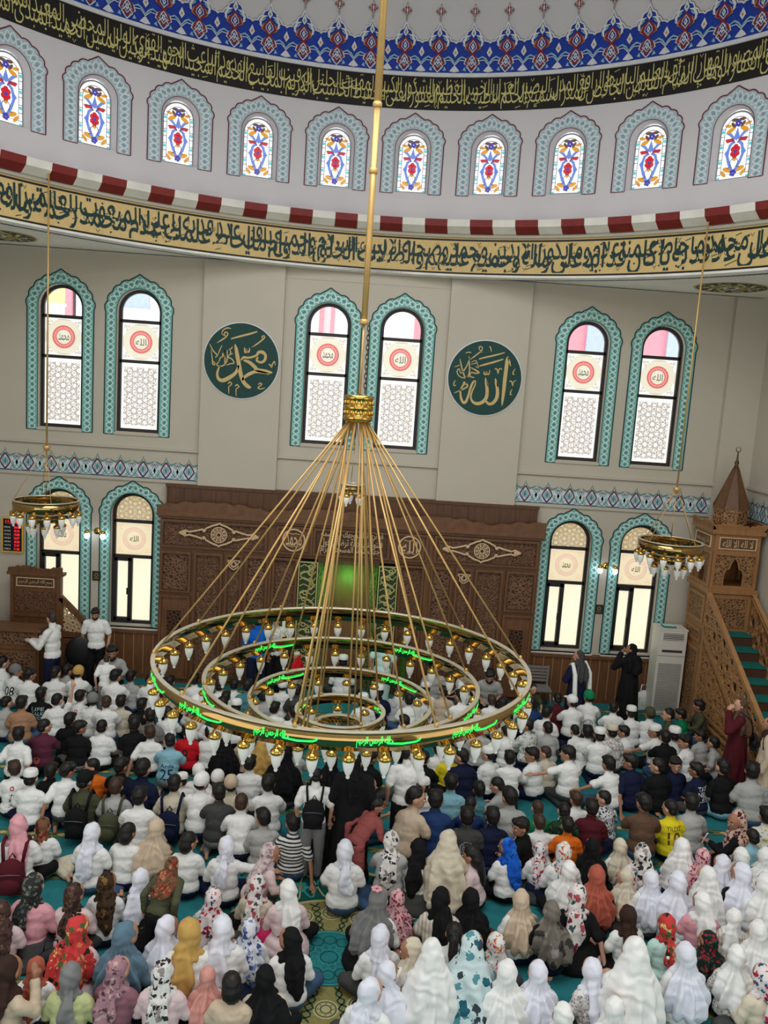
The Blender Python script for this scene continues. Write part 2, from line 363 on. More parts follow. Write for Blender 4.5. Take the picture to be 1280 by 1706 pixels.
# ------------------------------------------------------------------ front wall with its arched openings
holes = []
for c in UPC: holes.append([(c+u, z) for u, z in archpath(OW, 5.12, 7.505)])
for c in LWC: holes.append([(c+u, z) for u, z in archpath(OW, 1.10, 3.435)])
b = MB(); vs, fs = cdt([(-HALF, 0), (HALF, 0), (HALF, 8.62), (-HALF, 8.62)], holes)
b.add([(p[0], DW, p[1]) for p in vs], fs, 0)
b.add([(p[0], DW+.3, p[1]) for p in vs], fs, 0)
for h in holes:
    k = len(h); b.add([(p[0], DW, p[1]) for p in h]+[(p[0], DW+.3, p[1]) for p in h], [(i, (i+1) % k, k+(i+1) % k, k+i) for i in range(k)], 0)
b.build('wall_front', [PLASTER, LINEGREY], kind='structure'); b = MB()
for x0, x1 in ((-8, -7.38), (7.3, 8.0)): b.box(x0, x1, DW-.14, DW+.02, 0, 8.6, 0)
for x0, x1 in ((-3.27, -1.69), (1.59, 3.21)): b.box(x0, x1, DW-.12, DW+.02, 3.6, 8.6, 0)        # pilasters behind the two roundels
for x0, x1 in ((-7.38, -3.27), (-1.69, 1.59), (3.21, 7.3)):                                      # string course and frieze line
    b.box(x0, x1, DW-.05, DW+.02, 4.79, 4.83, 0); b.box(x0, x1, DW-.02, DW, 4.775, 4.79, 1)
    if x0 < -5 or x0 > 2: b.box(x0, x1, DW-.04, DW+.02, 4.14, 4.2, 0)
b.box(-1.69, 1.59, DW-.01, DW+.0, 8.36, 8.40, 0)
b.build('trim_0', [PLASTER, LINEGREY], kind='structure')
for nm, s in (('wall_left', -1), ('wall_right', 1)):
    b = MB(); b.box(*(sorted((s*8.0, s*8.3))), -4.0, 17.3, 0, 8.62, 0)
    b.box(*(sorted((s*7.95, s*8.02))), 11.0, 17, 4.79, 4.83, 0)
    b.build(nm, [PLASTER], kind='structure')

b = MB(); b.box(-8.3, 8.3, -4.3, -4.0, 0, 8.9, 0); b.build('wall_back', [PLASTER], kind='structure')
# painted turquoise surround of an arched window; local u from its centre line, v from its foot
def scallop(hw, zs, tip, lob=5, n=60):
    """right half of the outer edge, from spring line to tip"""
    out = []; hs = tip-zs-.09
    for i in range(n+1):
        t = i/n; a = t*pi/2; u, v = hw*cos(a), hs*sin(a); d = .030*abs(sin(lob*pi*t))
        u += d*cos(a); v += d*sin(a); v += .10*max(0, 1-u/.13)**1.6
        out.append((u, zs+v))
    return out
def surround(b, M, hw, v0, zs, tip, ihw, izs, base, dark, pale, line, per=0.235, wln=.022):
    R_ = scallop(hw, zs, tip); O = [(hw, v0), (hw, v0+(zs-v0)*.5)] + R_; I = [(ihw, v0), (ihw, v0+(izs-v0)*.5)] + [(ihw*cos(pi/2*i/60), izs+ihw*sin(pi/2*i/60)) for i in range(61)]
    def dense(P):
        Q = [P[0]]
        for a, c in zip(P, P[1:]):
            k = max(1, int(math.hypot(c[0]-a[0], c[1]-a[1])/.03)); Q += [(a[0]+(c[0]-a[0])*j/k, a[1]+(c[1]-a[1])*j/k) for j in range(1, k+1)]
        return Q
    k1 = 60
    O = [(hw, v0+(zs-v0)*i/k1) for i in range(k1)] + R_; I = [(ihw, v0+(izs-v0)*i/k1) for i in range(k1)] + I[2:]
    for sg in (1, -1):
        o_ = [(sg*u, v) for u, v in O]; i_ = [(sg*u, v) for u, v in I]
        b.strip(M, o_, i_, .004, base)
        mid = [((p[0]+q[0])/2, (p[1]+q[1])/2) for p, q in zip(o_, i_)]; s = [0]
        for p, q in zip(mid, mid[1:]): s.append(s[-1]+math.hypot(q[0]-p[0], q[1]-p[1]))
        kk = round(s[-1]/per); per_ = s[-1]/kk; wd = hw-ihw
        def at(off): return [(o[0]+(i[0]-o[0])*(.5+off(x)), o[1]+(i[1]-o[1])*(.5+off(x))) for o, i, x in zip(o_, i_, s)]
        A = at(lambda x: .30*sin(2*pi*x/per_)); B = at(lambda x: -.30*sin(2*pi*x/per_))
        for q in range(2*kk):     # leaf in every eye of the braid
            x = (q+.5)*per_/2; j = min(range(len(s)), key=lambda n_: abs(s[n_]-x)); c = mid[j]; j2 = min(j+1, len(s)-1); t = atan2(mid[j2][1]-mid[j2-1][1], mid[j2][0]-mid[j2-1][0]) + (.5 if q % 2 else -.5)
            b.poly(M, [(c[0]+cos(t)*x_-sin(t)*y_, c[1]+sin(t)*x_+cos(t)*y_) for x_, y_ in [(.055*cos(z)*per_/.235, .026*sin(z)*wd/.22) for z in [2*pi*n_/10 for n_ in range(10)]]], .006, dark)
        b.ribbon(M, A, .024, .008, pale); b.ribbon(M, B, .024, .009, pale)
        b.ribbon(M, o_, wln, .010, line); b.ribbon(M, i_, .012, .010, line)
        b.ribbon(M, [o_[0], i_[0]], .014, .010, line)
# ------------------------------------------------------------------ windows of the front wall
GLASS = None
def clear_glass():
    M = bpy.data.materials.new('clear_glass'); M.use_nodes = True; N = M.node_tree.nodes; L = M.node_tree.links
    out = N['Material Output']; N.remove(N['Principled BSDF']); t = N.new('ShaderNodeBsdfTransparent'); g = N.new('ShaderNodeBsdfGlossy'); g.inputs['Roughness'].default_value = .05
    n = N.new('ShaderNodeTexNoise'); n.inputs['Scale'].default_value = 2; r = N.new('ShaderNodeMapRange'); r.inputs['To Min'].default_value = .04; r.inputs['To Max'].default_value = .07; L.new(n.outputs['Fac'], r.inputs['Value'])
    mx = N.new('ShaderNodeMixShader'); L.new(r.outputs['Result'], mx.inputs['Fac']); L.new(t.outputs[0], mx.inputs[1]); L.new(g.outputs[0], mx.inputs[2]); L.new(mx.outputs[0], out.inputs['Surface']); return M
GLASS = clear_glass()
LAT_UP = lattice_pane('printed_lattice', (255, 252, 246), (150, 138, 128), 9.5, 1.05, .07); LAT_ARCH = lattice_pane('printed_lattice_amber', (214, 196, 150), (160, 132, 88), 11, .92, .08)
CREAMP = emat('backlit_cream', (236, 230, 208), .92); CREAMW = emat('backlit_warm', (238, 222, 186), .92); FROST = emat('frosted_pane', (250, 244, 214), 1.0, .08, 1.2)
WHITEP = emat('backlit_border', (252, 250, 240), 1.05)
REDP = emat('backlit_red', (226, 104, 104), .9); REDP2 = emat('backlit_faded_red', (232, 200, 174), .9); INKP = emat('backlit_ink', (112, 122, 112), .6); INKP2 = emat('backlit_ink_dark', (84, 80, 62), .6); INKP3 = emat('backlit_grey', (178, 172, 156), .8)
MUH, ALH = arabic('محمد'), arabic('الله')
wn = 0
def roundel_pane(b, M, v0, v1, hw, word, lower):
    cv = (v0+v1)/2; b.strip(M, [(-hw, v0), (hw, v0)], [(-hw, v1), (hw, v1)], 0, 0); b.disc(M, (0, cv), min(hw*1.02, (v1-v0)*.49), .003, 1, 36)
    r = min(hw, (v1-v0)/2)*(.62 if not lower else .72)
    b.ring(M, (0, cv), r*.62, r, .005, 2, 36)
    for i in range(28):
        a = 2*pi*i/28; b.ribbon(M, [((0)+r*.7*cos(a), cv+r*.7*sin(a)), (r*.86*cos(a+.12), cv+r*.86*sin(a+.12)), (r*.78*cos(a+.2), cv+r*.78*sin(a+.2))], .008, .006, 1)
    b.text(M, word, 0, cv, r*(.72 if lower else .95), r*(.5 if lower else .62), .007, 3)
    for sx in (-1, 1):
        for sz in (-1, 1):
            c = (sx*hw*.83, cv+sz*(v1-v0)*.40)
            b.ribbon(M, [(c[0]-sx*.09+sx*.02*i, c[1]+sz*.012*sin(i*1.6)) for i in range(6)], .010, .005, 4); b.ring(M, c, .02, .03, .006, 4, 10); b.ring(M, (c[0]-sx*.03, c[1]-sz*.06), .012, .022, .006, 4, 10); b.ring(M, (c[0]-sx*.075, c[1]), .012, .02, .006, 4, 10)
    for sx in (-1, 1): b.ribbon(M, [(sx*hw*.93, cv-.13), (sx*hw*.93, cv+.13)], .008, .005, 4); b.ribbon(M, [(-.14, cv+sx*(v1-v0)*.46), (.14, cv+sx*(v1-v0)*.46)], .008, .005, 4)
def window(cx, lower, word):
    global wn
    wn += 1; z0 = 1.10 if lower else 5.12; zs = 3.435 if lower else 7.505
    r = struct('window_%d' % wn, (cx, DW, z0)); H_ = zs-z0; M = flatmap(0, 0, 0)
    b = MB(); surround(b, M, .655, -.06 if not lower else -.04, H_-.03 if not lower else H_-.04, 8.215-5.12 if not lower else 4.13-1.10, OW+.005, H_, 0, 1, 2, 3)
    b.build('painted_surround', [TEAL, TEAL_D, TEAL_L, TILE_LINE], r)
    F = lambda u, v, h: Vector((u, .20-h, v))
    f = MB(); P = archpath(OW, 0, H_, 24); Q = archpath(OW-.065, .065, H_, 24); k = len(P)
    f.add([F(p[0], p[1], .07) for p in P]+[F(p[0], p[1], .07) for p in Q], [(i, i+1, k+i+1, k+i) for i in range(k-1)]+[(k-1, 0, k, 2*k-1)], 0)
    f.add([F(p[0], p[1], .07) for p in Q]+[F(p[0], p[1], 0) for p in Q], [(i, (i+1) % k, k+(i+1) % k, k+i) for i in range(k)], 0)
    f.add([F(p[0], p[1], .07) for p in P]+[F(p[0], p[1], 0) for p in P], [(i, (i+1) % k, k+(i+1) % k, k+i) for i in range(k)], 0)
    b1, b2 = (7.32-5.12, 6.53-5.12) if not lower else (3.27-1.10, 2.53-1.10)
    for v in (b1, b2): f.box(-OW+.03, OW-.03, .13, .2, v-.032, v+.032)
    if lower:
        f.box(-.10, -.01, .12, .2, .03, b2); f.box(-OW+.03, -.03, .12, .2, b2-.1, b2-.03); f.box(-OW+.05, -OW+.11, .12, .2, .05, b2); f.box(-OW+.03, -.03, .12, .2, .05, .12)
        f.box(-.12, -.10, .10, .12, .62, .76)
    f.build('window_frame', [WFRAME], r)
    ih = OW-.055; G = lambda u, v, h: Vector((u, .19-h, v))
    top = [(u, v) for u, v in archpath(ih, b1+.02, H_, 24)]
    g = MB(); g.poly(G, top, 0, 0); g.build('glazing', [LAT_ARCH if lower else GLASS], r)
    g = MB(); roundel_pane(g, G, b2+.03, b1-.03, ih, word, lower); g.build('printed_pane', [WHITEP if not lower else CREAMW, CREAMP if not lower else CREAMW, REDP if not lower else REDP2, INKP if not lower else INKP2, INKP3 if not lower else REDP2], r)
    g = MB()
    if lower:
        g.strip(G, [(-ih+.06, .1), (-.1, .1)], [(-ih+.06, b2-.08), (-.1, b2-.08)], 0, 0); g.strip(G, [(-.01, .06), (ih, .06)], [(-.01, b2-.03), (ih, b2-.03)], 0, 0)
        g.build('frosted_pane', [FROST], r)
        s = MB(); s.box(-.64, .64, -.10, .12, -.10, -.03, 0); s.box(-.66, .66, -.12, 0, -.05, -.03, 0); s.build('window_sill', [CORN_W], r)
    else:
        g.strip(G, [(-ih, .05), (ih, .05)], [(-ih, b2-.03), (ih, b2-.03)], 0, 1); g.strip(G, [(-ih+.05, .13), (ih-.05, .13)], [(-ih+.05, b2-.11), (ih-.05, b2-.11)], .003, 0)
        g.build('lattice_pane', [LAT_UP, WHITEP], r)
        s = MB(); s.box(-.45, .45, -.03, .12, -.06, -.015, 0); s.build('window_sill', [PLASTER], r)
for i, c in enumerate(UPC): window(c, False, MUH if i % 2 == 0 else ALH)
for i, c in enumerate(LWC): window(c, True, MUH if i % 2 == 0 else ALH)

# ------------------------------------------------------------------ tile friezes below the string course
def tile_frieze(b, M, u0, u1, unit=.462):
    b.strip(M, [(u0, 0), (u1, 0)], [(u0, .27), (u1, .27)], .004, 0); b.ribbon(M, [(u0, .008), (u1, .008)], .018, .012, 3)
    n = int((u1-u0)/unit)
    for i in range(n+1):
        c = u0+unit*(i+.5)
        if c > u1-.1: break
        for s in (1, -1):
            T = lambda P: [(c+s*x, y) for x, y in P]
            b.ribbon(M, T([(0, .03), (.06, .10), (.105, .18), (.06, .27), (0, .34)]), .028, .010, 2)                      # maroon lozenge
            b.ribbon(M, T([(.02, .36), (.09, .30), (.17, .33), (.215, .36)]), [.01, .03, .026, .006], .009, 1)              # wing leaf
            b.ribbon(M, T([(.10, .05), (.17, .11), (.15, .19), (.12, .15), (.18, .06), (.23, .03)]), .016, .009, 1)
            b.ribbon(M, T([(.23, .30), (.19, .22), (.16, .26), (.20, .30)]), .016, .009, 4); b.ribbon(M, T([(.0, .02), (.1, .02), (.16, .05), (.21, .10)]), .014, .008, 4)
            b.poly(M, T([(.23, .10), (.205, .17), (.23, .24), (.255, .17)]), .008, 1); b.ribbon(M, T([(.13, .27), (.18, .23), (.23, .27)]), .02, .007, 5)
            b.ribbon(M, T([(.03, .10), (.055, .18), (.03, .26)]), .014, .009, 4)
        b.poly(M, [(c-.035, .18), (c, .10), (c+.035, .18), (c, .27)], .009, 1); b.poly(M, [(c-.05, .30), (c, .27), (c+.05, .30), (c, .36)], .008, 5)
        b.ribbon(M, [(c, .33), (c-.03, .375), (c, .42), (c+.03, .375)], .014, .010, 1, True); b.ribbon(M, [(c, .42), (c, .45)], .012, .009, 1)
FR = [mat('frieze_ground', (206, 222, 222), .6), mat('frieze_teal', (70, 142, 146), .6), mat('frieze_plum', (98, 32, 78), .6), mat('frieze_line', (62, 84, 92), .6), mat('frieze_blue', (92, 120, 160), .6), WHITE_T]
tn = 0
for ox, w_, M_ in ((-7.4, 4.1, None), (3.2, 4.12, None), (0, 3.9, sidemap(8.0, 13.1, 4.2)), (0, 3.9, sidemap(-8.0, 13.1, 4.2, 1))):
    tn += 1; b = MB(); tile_frieze(b, M_ or flatmap(ox, DW, 4.2), 0, w_); b.build('trim_%d' % tn, FR, kind='structure')

# ------------------------------------------------------------------ ceiling with the round opening, gold inscription band, red and white cornice
RG = 7.51
b = MB(); n = 180; inner = []; outer = []
Y0, Y1 = 1.9, 17.02
for i in range(n+1):
    a = 2*pi*i/n; dx, dy = sin(a), cos(a); inner.append((X0+RG*dx, YC+RG*dy))
    t = min([((HALF+.02)-X0)/dx if dx > 1e-6 else 1e9, (-(HALF+.02)-X0)/dx if dx < -1e-6 else 1e9, (Y1-YC)/dy if dy > 1e-6 else 1e9, (Y0-.0-YC)/dy if dy < -1e-6 else 1e9])
    outer.append((X0+t*dx, YC+t*dy))
CM = lambda u, v, h: Vector((u, v, 8.6-h))
b.strip(CM, inner, outer, 0, 0)
for cx_, cy_ in ((8.02, 17.02), (-8.02, 17.02)): b.poly(CM, [(cx_, cy_), (cx_-.9*(1 if cx_ > 0 else -1), cy_), (cx_, cy_-.9)], -.001, 0)
b.strip(CM, [(X0+(p[0]-X0)*1.0, YC+(p[1]-YC)*1.0) for p in inner], [(X0+(p[0]-X0)*1.018, YC+(p[1]-YC)*1.018) for p in inner], .02, 0)
for rr in (7.98,):
    for ph in (0, pi): b.ribbon(CM, [(X0+(rr+.035*sin(a*260+ph))*sin(a), YC+(rr+.035*sin(a*260+ph))*cos(a)) for a in [-1.3+2.6*i/1400 for i in range(1401)]], .034, .004, 1)
for ph in (0, pi):
    b.ribbon(CM, [(-7.8+15.6*i/1400, 16.84+.03*sin(15.6*i/1400*34+ph)) for i in range(1401)], .034, .004, 1)
for sx in (-1, 1):      # gilded medallions in the corners
    c = (X0+sx*6.72, 15.75); b.disc(CM, c, .66, .006, 2, 48); b.ring(CM, c, .62, .66, .008, 3, 48)
    for i in range(10):
        a = 2*pi*i/10
        b.ribbon(CM, [(c[0]+r_*cos(a+.5*sin(r_*9)), c[1]+r_*sin(a+.5*sin(r_*9))) for r_ in [.14+.05*j for j in range(10)]], .055, .010, 5)
        b.ribbon(CM, [(c[0]+r_*cos(a-.5*sin(r_*9)), c[1]+r_*sin(a-.5*sin(r_*9))) for r_ in [.14+.05*j for j in range(10)]], .03, .011, 3)
        b.disc(CM, (c[0]+.44*cos(a+.3), c[1]+.44*sin(a+.3)), .05, .012, 4, 10)
    b.ring(CM, c, .08, .14, .012, 4, 24)
b.box(-8.3, 8.3, -4.3, 1.95, 8.6, 8.9, 0)
b.build('ceiling', [mat('ceiling_white', (246, 242, 232), .85, var=.02, scale=1.5), ROPE, BLACKPAINT, GOLDPAINT, GREY_L, GOLDLIGHT], kind='structure')
def cylmap(R_): return lambda u, v, h: Vector((X0+(R_-h)*sin(u/R_), YC+(R_-h)*cos(u/R_), v))
A1 = 1.75
def arc(b, prof, mi, a0=-A1, a1=A1, n=150, smooth=True):
    vs = []; fs = []; k = len(prof)
    for i in range(n+1):
        a = a0+(a1-a0)*i/n
        for r_, z in prof: vs.append((X0+r_*sin(a), YC+r_*cos(a), z))
    for i in range(n):
        for j in range(k-1): fs.append((i*k+j, (i+1)*k+j, (i+1)*k+j+1, i*k+j+1))
    b.add(vs, fs, mi, smooth)
b = MB(); arc(b, [(RG, 8.61), (RG, 9.29)], 0); arc(b, [(RG-.012, 8.615), (RG-.012, 8.575), (RG+.06, 8.545), (RG+.12, 8.60)], 3, -A1, A1, 150, False); arc(b, [(RG, 8.58), (RG, 9.33), (RG+.5, 9.62)], 0, A1, 2*pi-A1, 80); M = cylmap(RG)
for z, t in ((8.632, .034), (9.252, .034)): b.ribbon(M, [(RG*(-A1+2*A1*i/300), z) for i in range(301)], t, .004, 1)
def words_band(b, M, text, u1, u0, zlo, zhi, mi, hsz, marks, off=.012):
    """dense two-level writing, right to left from u1 to u0"""
    ws = [arabic(x) for x in text.split()]; H_ = zhi-zlo
    for lev in (0, 1):
        row = ws[lev::2]; wd = [glyphs(x, off)[2][1]-glyphs(x, off)[2][0]+.12 for x in row]; sx_ = (u1-u0)/sum(wd); c = u1-(.0 if lev == 0 else sx_*.35)
        base = zlo+H_*(.47 if lev == 0 else .20)
        for x, l in zip(row, wd):
            vs, fs, (x0, x1, y0, y1) = glyphs(x, off); k = H_*hsz/.75
            k = min(k, (zhi-.02-base)/max(y1, .3), (base-zlo-.01)/max(-y0, .05) if y0 < -.05 else 9) if False else k
            def yy(y): return max(zlo+.012, min(zhi-.012, base+y*k))
            b.add([M(c-l*sx_+(p[0]-x0)*sx_, yy(p[1]), .006+.0015*lev) for p in vs], fs, mi); c -= l*sx_
    rnd = random.Random(3)
    for i in range(marks):
        u = u0+(u1-u0)*rnd.random(); v = zlo+H_*(.06+.88*rnd.random()); t = rnd.choice((0, 1, 2))
        if t == 0: b.poly(M, [(u, v), (u+.02, v+.02), (u+.04, v), (u+.02, v-.02)], .007, mi)
        elif t == 1: b.ribbon(M, [(u-.05, v-.015), (u+.05, v+.02)], .012, .007, mi)
        else: b.ribbon(M, [(u-.03, v+.03), (u, v-.02), (u+.03, v+.035)], .010, .007, mi)
G1 = 'صل على محمد علا ما قد حاط به علمنا يا علام كان وما قد يكون ابد الابدين على محمد واله وصحبه وجميع الانبياء عليهم السلام والصلات وجميع الخلق باقي الدوام عدد ما قد احاط به علمك يا علام على محمد المبعوث رحمة للعالمين واله وصحبه وسلم'
words_band(b, M, G1, RG*1.02, -RG*1.0, 8.66, 9.225, 2, .78, 260)
tn += 1; b.build('trim_%d' % tn, [GOLDPAINT, BLACKPAINT, INKGREEN, CORN_W], kind='structure')
b = MB(); arc(b, [(RG, 9.29), (RG-.02, 9.29), (RG-.05, 9.315), (RG-.05, 9.355)], 0)
nb = 106; da = 2*pi/nb; off = radians(4.55)-da*13.5
for i in range(-30, 58):
    a0 = off+da*i-da/2
    if a0 < -A1 or a0 > A1: continue
    arc(b, [(7.46, 9.35), (7.40, 9.355), (7.25, 9.46), (7.22, 9.58), (7.95, 9.61)], 1+(i % 2), a0, a0+da, 3, False)
tn += 1; b.build('trim_%d' % tn, [PLASTER, CORN_W, CORN_R], kind='structure')

# ------------------------------------------------------------------ drum wall with its stained-glass windows
RD = 7.94; DPH = 0.18932; PH0 = 0.0892
segs = range(-8, 9)
ow, oz0, ozs = .345, 10.19, 11.03
b = MB()
for s in range(-9, 10):
    ph = PH0+DPH*s; cu = RD*ph; hwid = RD*DPH/2
    out = [(-hwid, 9.58), (hwid, 9.58), (hwid, 12.47), (-hwid, 12.47)]; hole = archpath(ow, oz0, ozs, 14)
    out2 = [(-hwid+2*hwid*i/8, 9.58) for i in range(8)]+[(hwid, 9.58)]+[(hwid, 12.47)]+[(hwid-2*hwid*i/8, 12.47) for i in range(1, 9)]
    vs, fs = cdt(out2, [hole], [(-hwid+2*hwid*i/8, z) for i in range(1, 8) for z in (9.8, 10.05, 11.6, 12.0)])
    M = cylmap(RD); b.add([M(cu+p[0], p[1], 0) for p in vs], fs, 0, False)
    inn = [(u*.83, oz0+.04 if j in (0, len(hole)-1) else v-.03) for j, (u, v) in enumerate(hole)]
    b.strip(M, [(cu+p[0], p[1]) for p in hole], [(cu+p[0], p[1]) for p in hole], 0, 0)
    k = len(hole); b.add([M(cu+p[0], p[1], 0) for p in hole]+[M(cu+p[0], p[1], -.16) for p in inn], [(i, (i+1) % k, k+(i+1) % k, k+i) for i in range(k)], 0)
arc(b, [(RD, 9.55), (RD, 12.47)], 0, 1.70, 2*pi-1.70, 60)
b.build('wall_drum', [PLASTER2], kind='structure')
# one stained-glass window, then copies turned about the dome's axis
SG = [emat('stained_white', (244, 246, 250), 1.0), emat('stained_amber', (226, 158, 44), .8), emat('stained_blue', (112, 142, 220), .8), emat('stained_red', (206, 40, 52), .8),
      emat('stained_violet', (70, 66, 170), .8), emat('stained_aqua', (96, 206, 204), .9), emat('stained_brown', (128, 92, 66), .5), mat('lead_came', (150, 152, 156), .5), mat('came_dark', (96, 90, 96), .5)]
def stained(b, M):
    hw = .285; z0 = .045; zs = .84; P = [(u, v) for u, v in archpath(hw, z0, zs, 20)]
    b.poly(M, P, 0, 0); b.ribbon(M, P, .030, .012, 7, True)
    Q = archpath(hw-.07, z0+.08, zs-.01, 20); b.ribbon(M, Q, .012, .012, 7, True)
    for i in range(7):
        v = z0+.08+i*.125
        for s in (-1, 1): b.ribbon(M, [(s*(hw-.07), v), (s*hw, v)], .012, .012, 7)
    for s in (-1, 1):
        for v, mi in ((.06, 5), (.33, 5), (.58, 5), (.83, 5)): b.disc(M, (s*(hw-.035), v), .03, .008, mi, 8)
        for u, v, r_, t, mi in ((.10, .20, .075, .3, 1), (.17, .14, .055, .9, 1), (.12, .84, .07, -.5, 1), (.17, .92, .05, .2, 1), (.08, .92, .05, .9, 6), (.06, 1.0, .05, 0, 6)):
            b.poly(M, [(s*(u+cos(t)*r_*1.25*cos(z)-sin(t)*r_*.55*sin(z)), v+sin(t)*r_*1.25*cos(z)+cos(t)*r_*.55*sin(z)) for z in [2*pi*q/12 for q in range(12)]], .004, mi)
        b.ribbon(M, [(0, .13), (s*.09, .30), (s*.14, .45), (s*.10, .60), (s*.03, .66)], .05, .005, 2); b.ribbon(M, [(s*.03, .68), (s*.12, .78), (s*.19, .80)], [.04, .05, .01], .005, 2)
        b.ribbon(M, [(0, .40), (s*.07, .33), (s*.05, .24), (s*.11, .22)], .012, .010, 8); b.ribbon(M, [(s*.02, .62), (s*.09, .70), (s*.17, .70)], .012, .010, 8)
        b.poly(M, [(s*.12, .40), (s*.19, .47), (s*.13, .55), (s*.10, .47)], .005, 2); b.poly(M, [(s*.03, .66), (s*.16, .64), (s*.2, .70), (s*.06, .71)], .006, 3)
    for q in range(6): b.disc(M, (.045*cos(q*pi/3+.5), .49+.075*sin(q*pi/3+.5)), .045, .007, 3, 10)
    b.disc(M, (0, .49), .03, .009, 4, 8); b.disc(M, (0, .36), .03, .007, 1, 8)
    for c, mi in (((0, .14), 4), ((0, .94), 4)):
        for q in range(5): b.disc(M, (c[0]+.035*cos(q*1.257), c[1]+.035*sin(q*1.257)), .028, .007, mi, 8)
    b.poly(M, [(-.05, .72), (0, .88), (.05, .72), (0, .66)], .006, 2)
FW = lambda u, v, h: Vector((u, RD-h, v))
gm = MB(); stained(gm, lambda u, v, h: Vector((u, RD+.15-h, v))); gmesh = gm.mesh('stained_glass', SG)
sm = MB(); CMP = lambda u, v, h: Vector(((RD-h)*sin(u/RD), (RD-h)*cos(u/RD), v)); surround(sm, CMP, .60, -.02, .92, 11.677-10.19, ow+.005, ozs-oz0, 0, 1, 2, 3, per=.20); smesh = sm.mesh('painted_surround', [GREY_T, GREY_D, GREY_L, MAROON])
for i in range(-6, 5):
    wn += 1; r = struct('window_%d' % wn, (X0, YC, 10.19)); r.rotation_euler = (0, 0, -(PH0+DPH*i))
    link(gmesh, 'stained_glass', r); link(smesh, 'painted_surround', r)
# ------------------------------------------------------------------ black inscription band and dome
b = MB(); M = cylmap(RD); b.strip(M, [(RD*(-A1+2*A1*i/200), 11.75) for i in range(201)], [(RD*(-A1+2*A1*i/200), 12.36) for i in range(201)], .004, 0)
b.ribbon(M, [(RD*(-A1+2*A1*i/200), 12.40) for i in range(201)], .07, .02, 2)
G2 = 'هو الله الخالق البارئ المصور الغفار القهار الوهاب الرزاق الفتاح العليم القابض الباسط الخافض الرافع المعز المذل السميع البصير الحكم العدل اللطيف الخبير الحليم العظيم الغفور الشكور العلي الكبير الحفيظ المقيت الحسيب الجليل الكريم الرقيب المجيب الواسع الحكيم الودود المجيد الباعث الشهيد الحق الوكيل القوي المتين الولي الحميد المحصي المبدئ المعيد المحيي المميت الحي القيوم الواجد الماجد'
words_band(b, M, G2, RD*1.0, -RD*1.04, 11.77, 12.34, 1, .66, 160, -.008)
tn += 1; b.build('trim_%d' % tn, [BLACKPAINT, GOLDLIGHT, WHITE_T], kind='structure')
RS, ZS = 7.95, 12.44
b = MB(); nn = 120; mm = 24; vs = []; fs = []
for j in range(mm+1):
    e = pi/2*j/mm
    for i in range(nn+1):
        a = 2*pi*i/nn; vs.append((X0+RS*cos(e)*sin(a), YC+RS*cos(e)*cos(a), ZS+RS*sin(e)))
for j in range(mm):
    for i in range(nn): fs.append((j*(nn+1)+i, j*(nn+1)+i+1, (j+1)*(nn+1)+i+1, (j+1)*(nn+1)+i))
b.add(vs, fs, 0, True); b.build('dome', [PLASTER2], kind='structure')
def dmap(c): return lambda u, v, h: Vector((X0+(RS-h)*cos(v/RS)*sin((u+c)/RS), YC+(RS-h)*cos(v/RS)*cos((u+c)/RS), ZS+(RS-h)*sin(v/RS)))
b = MB(); UN = RS*radians(4.74); hu = UN/2
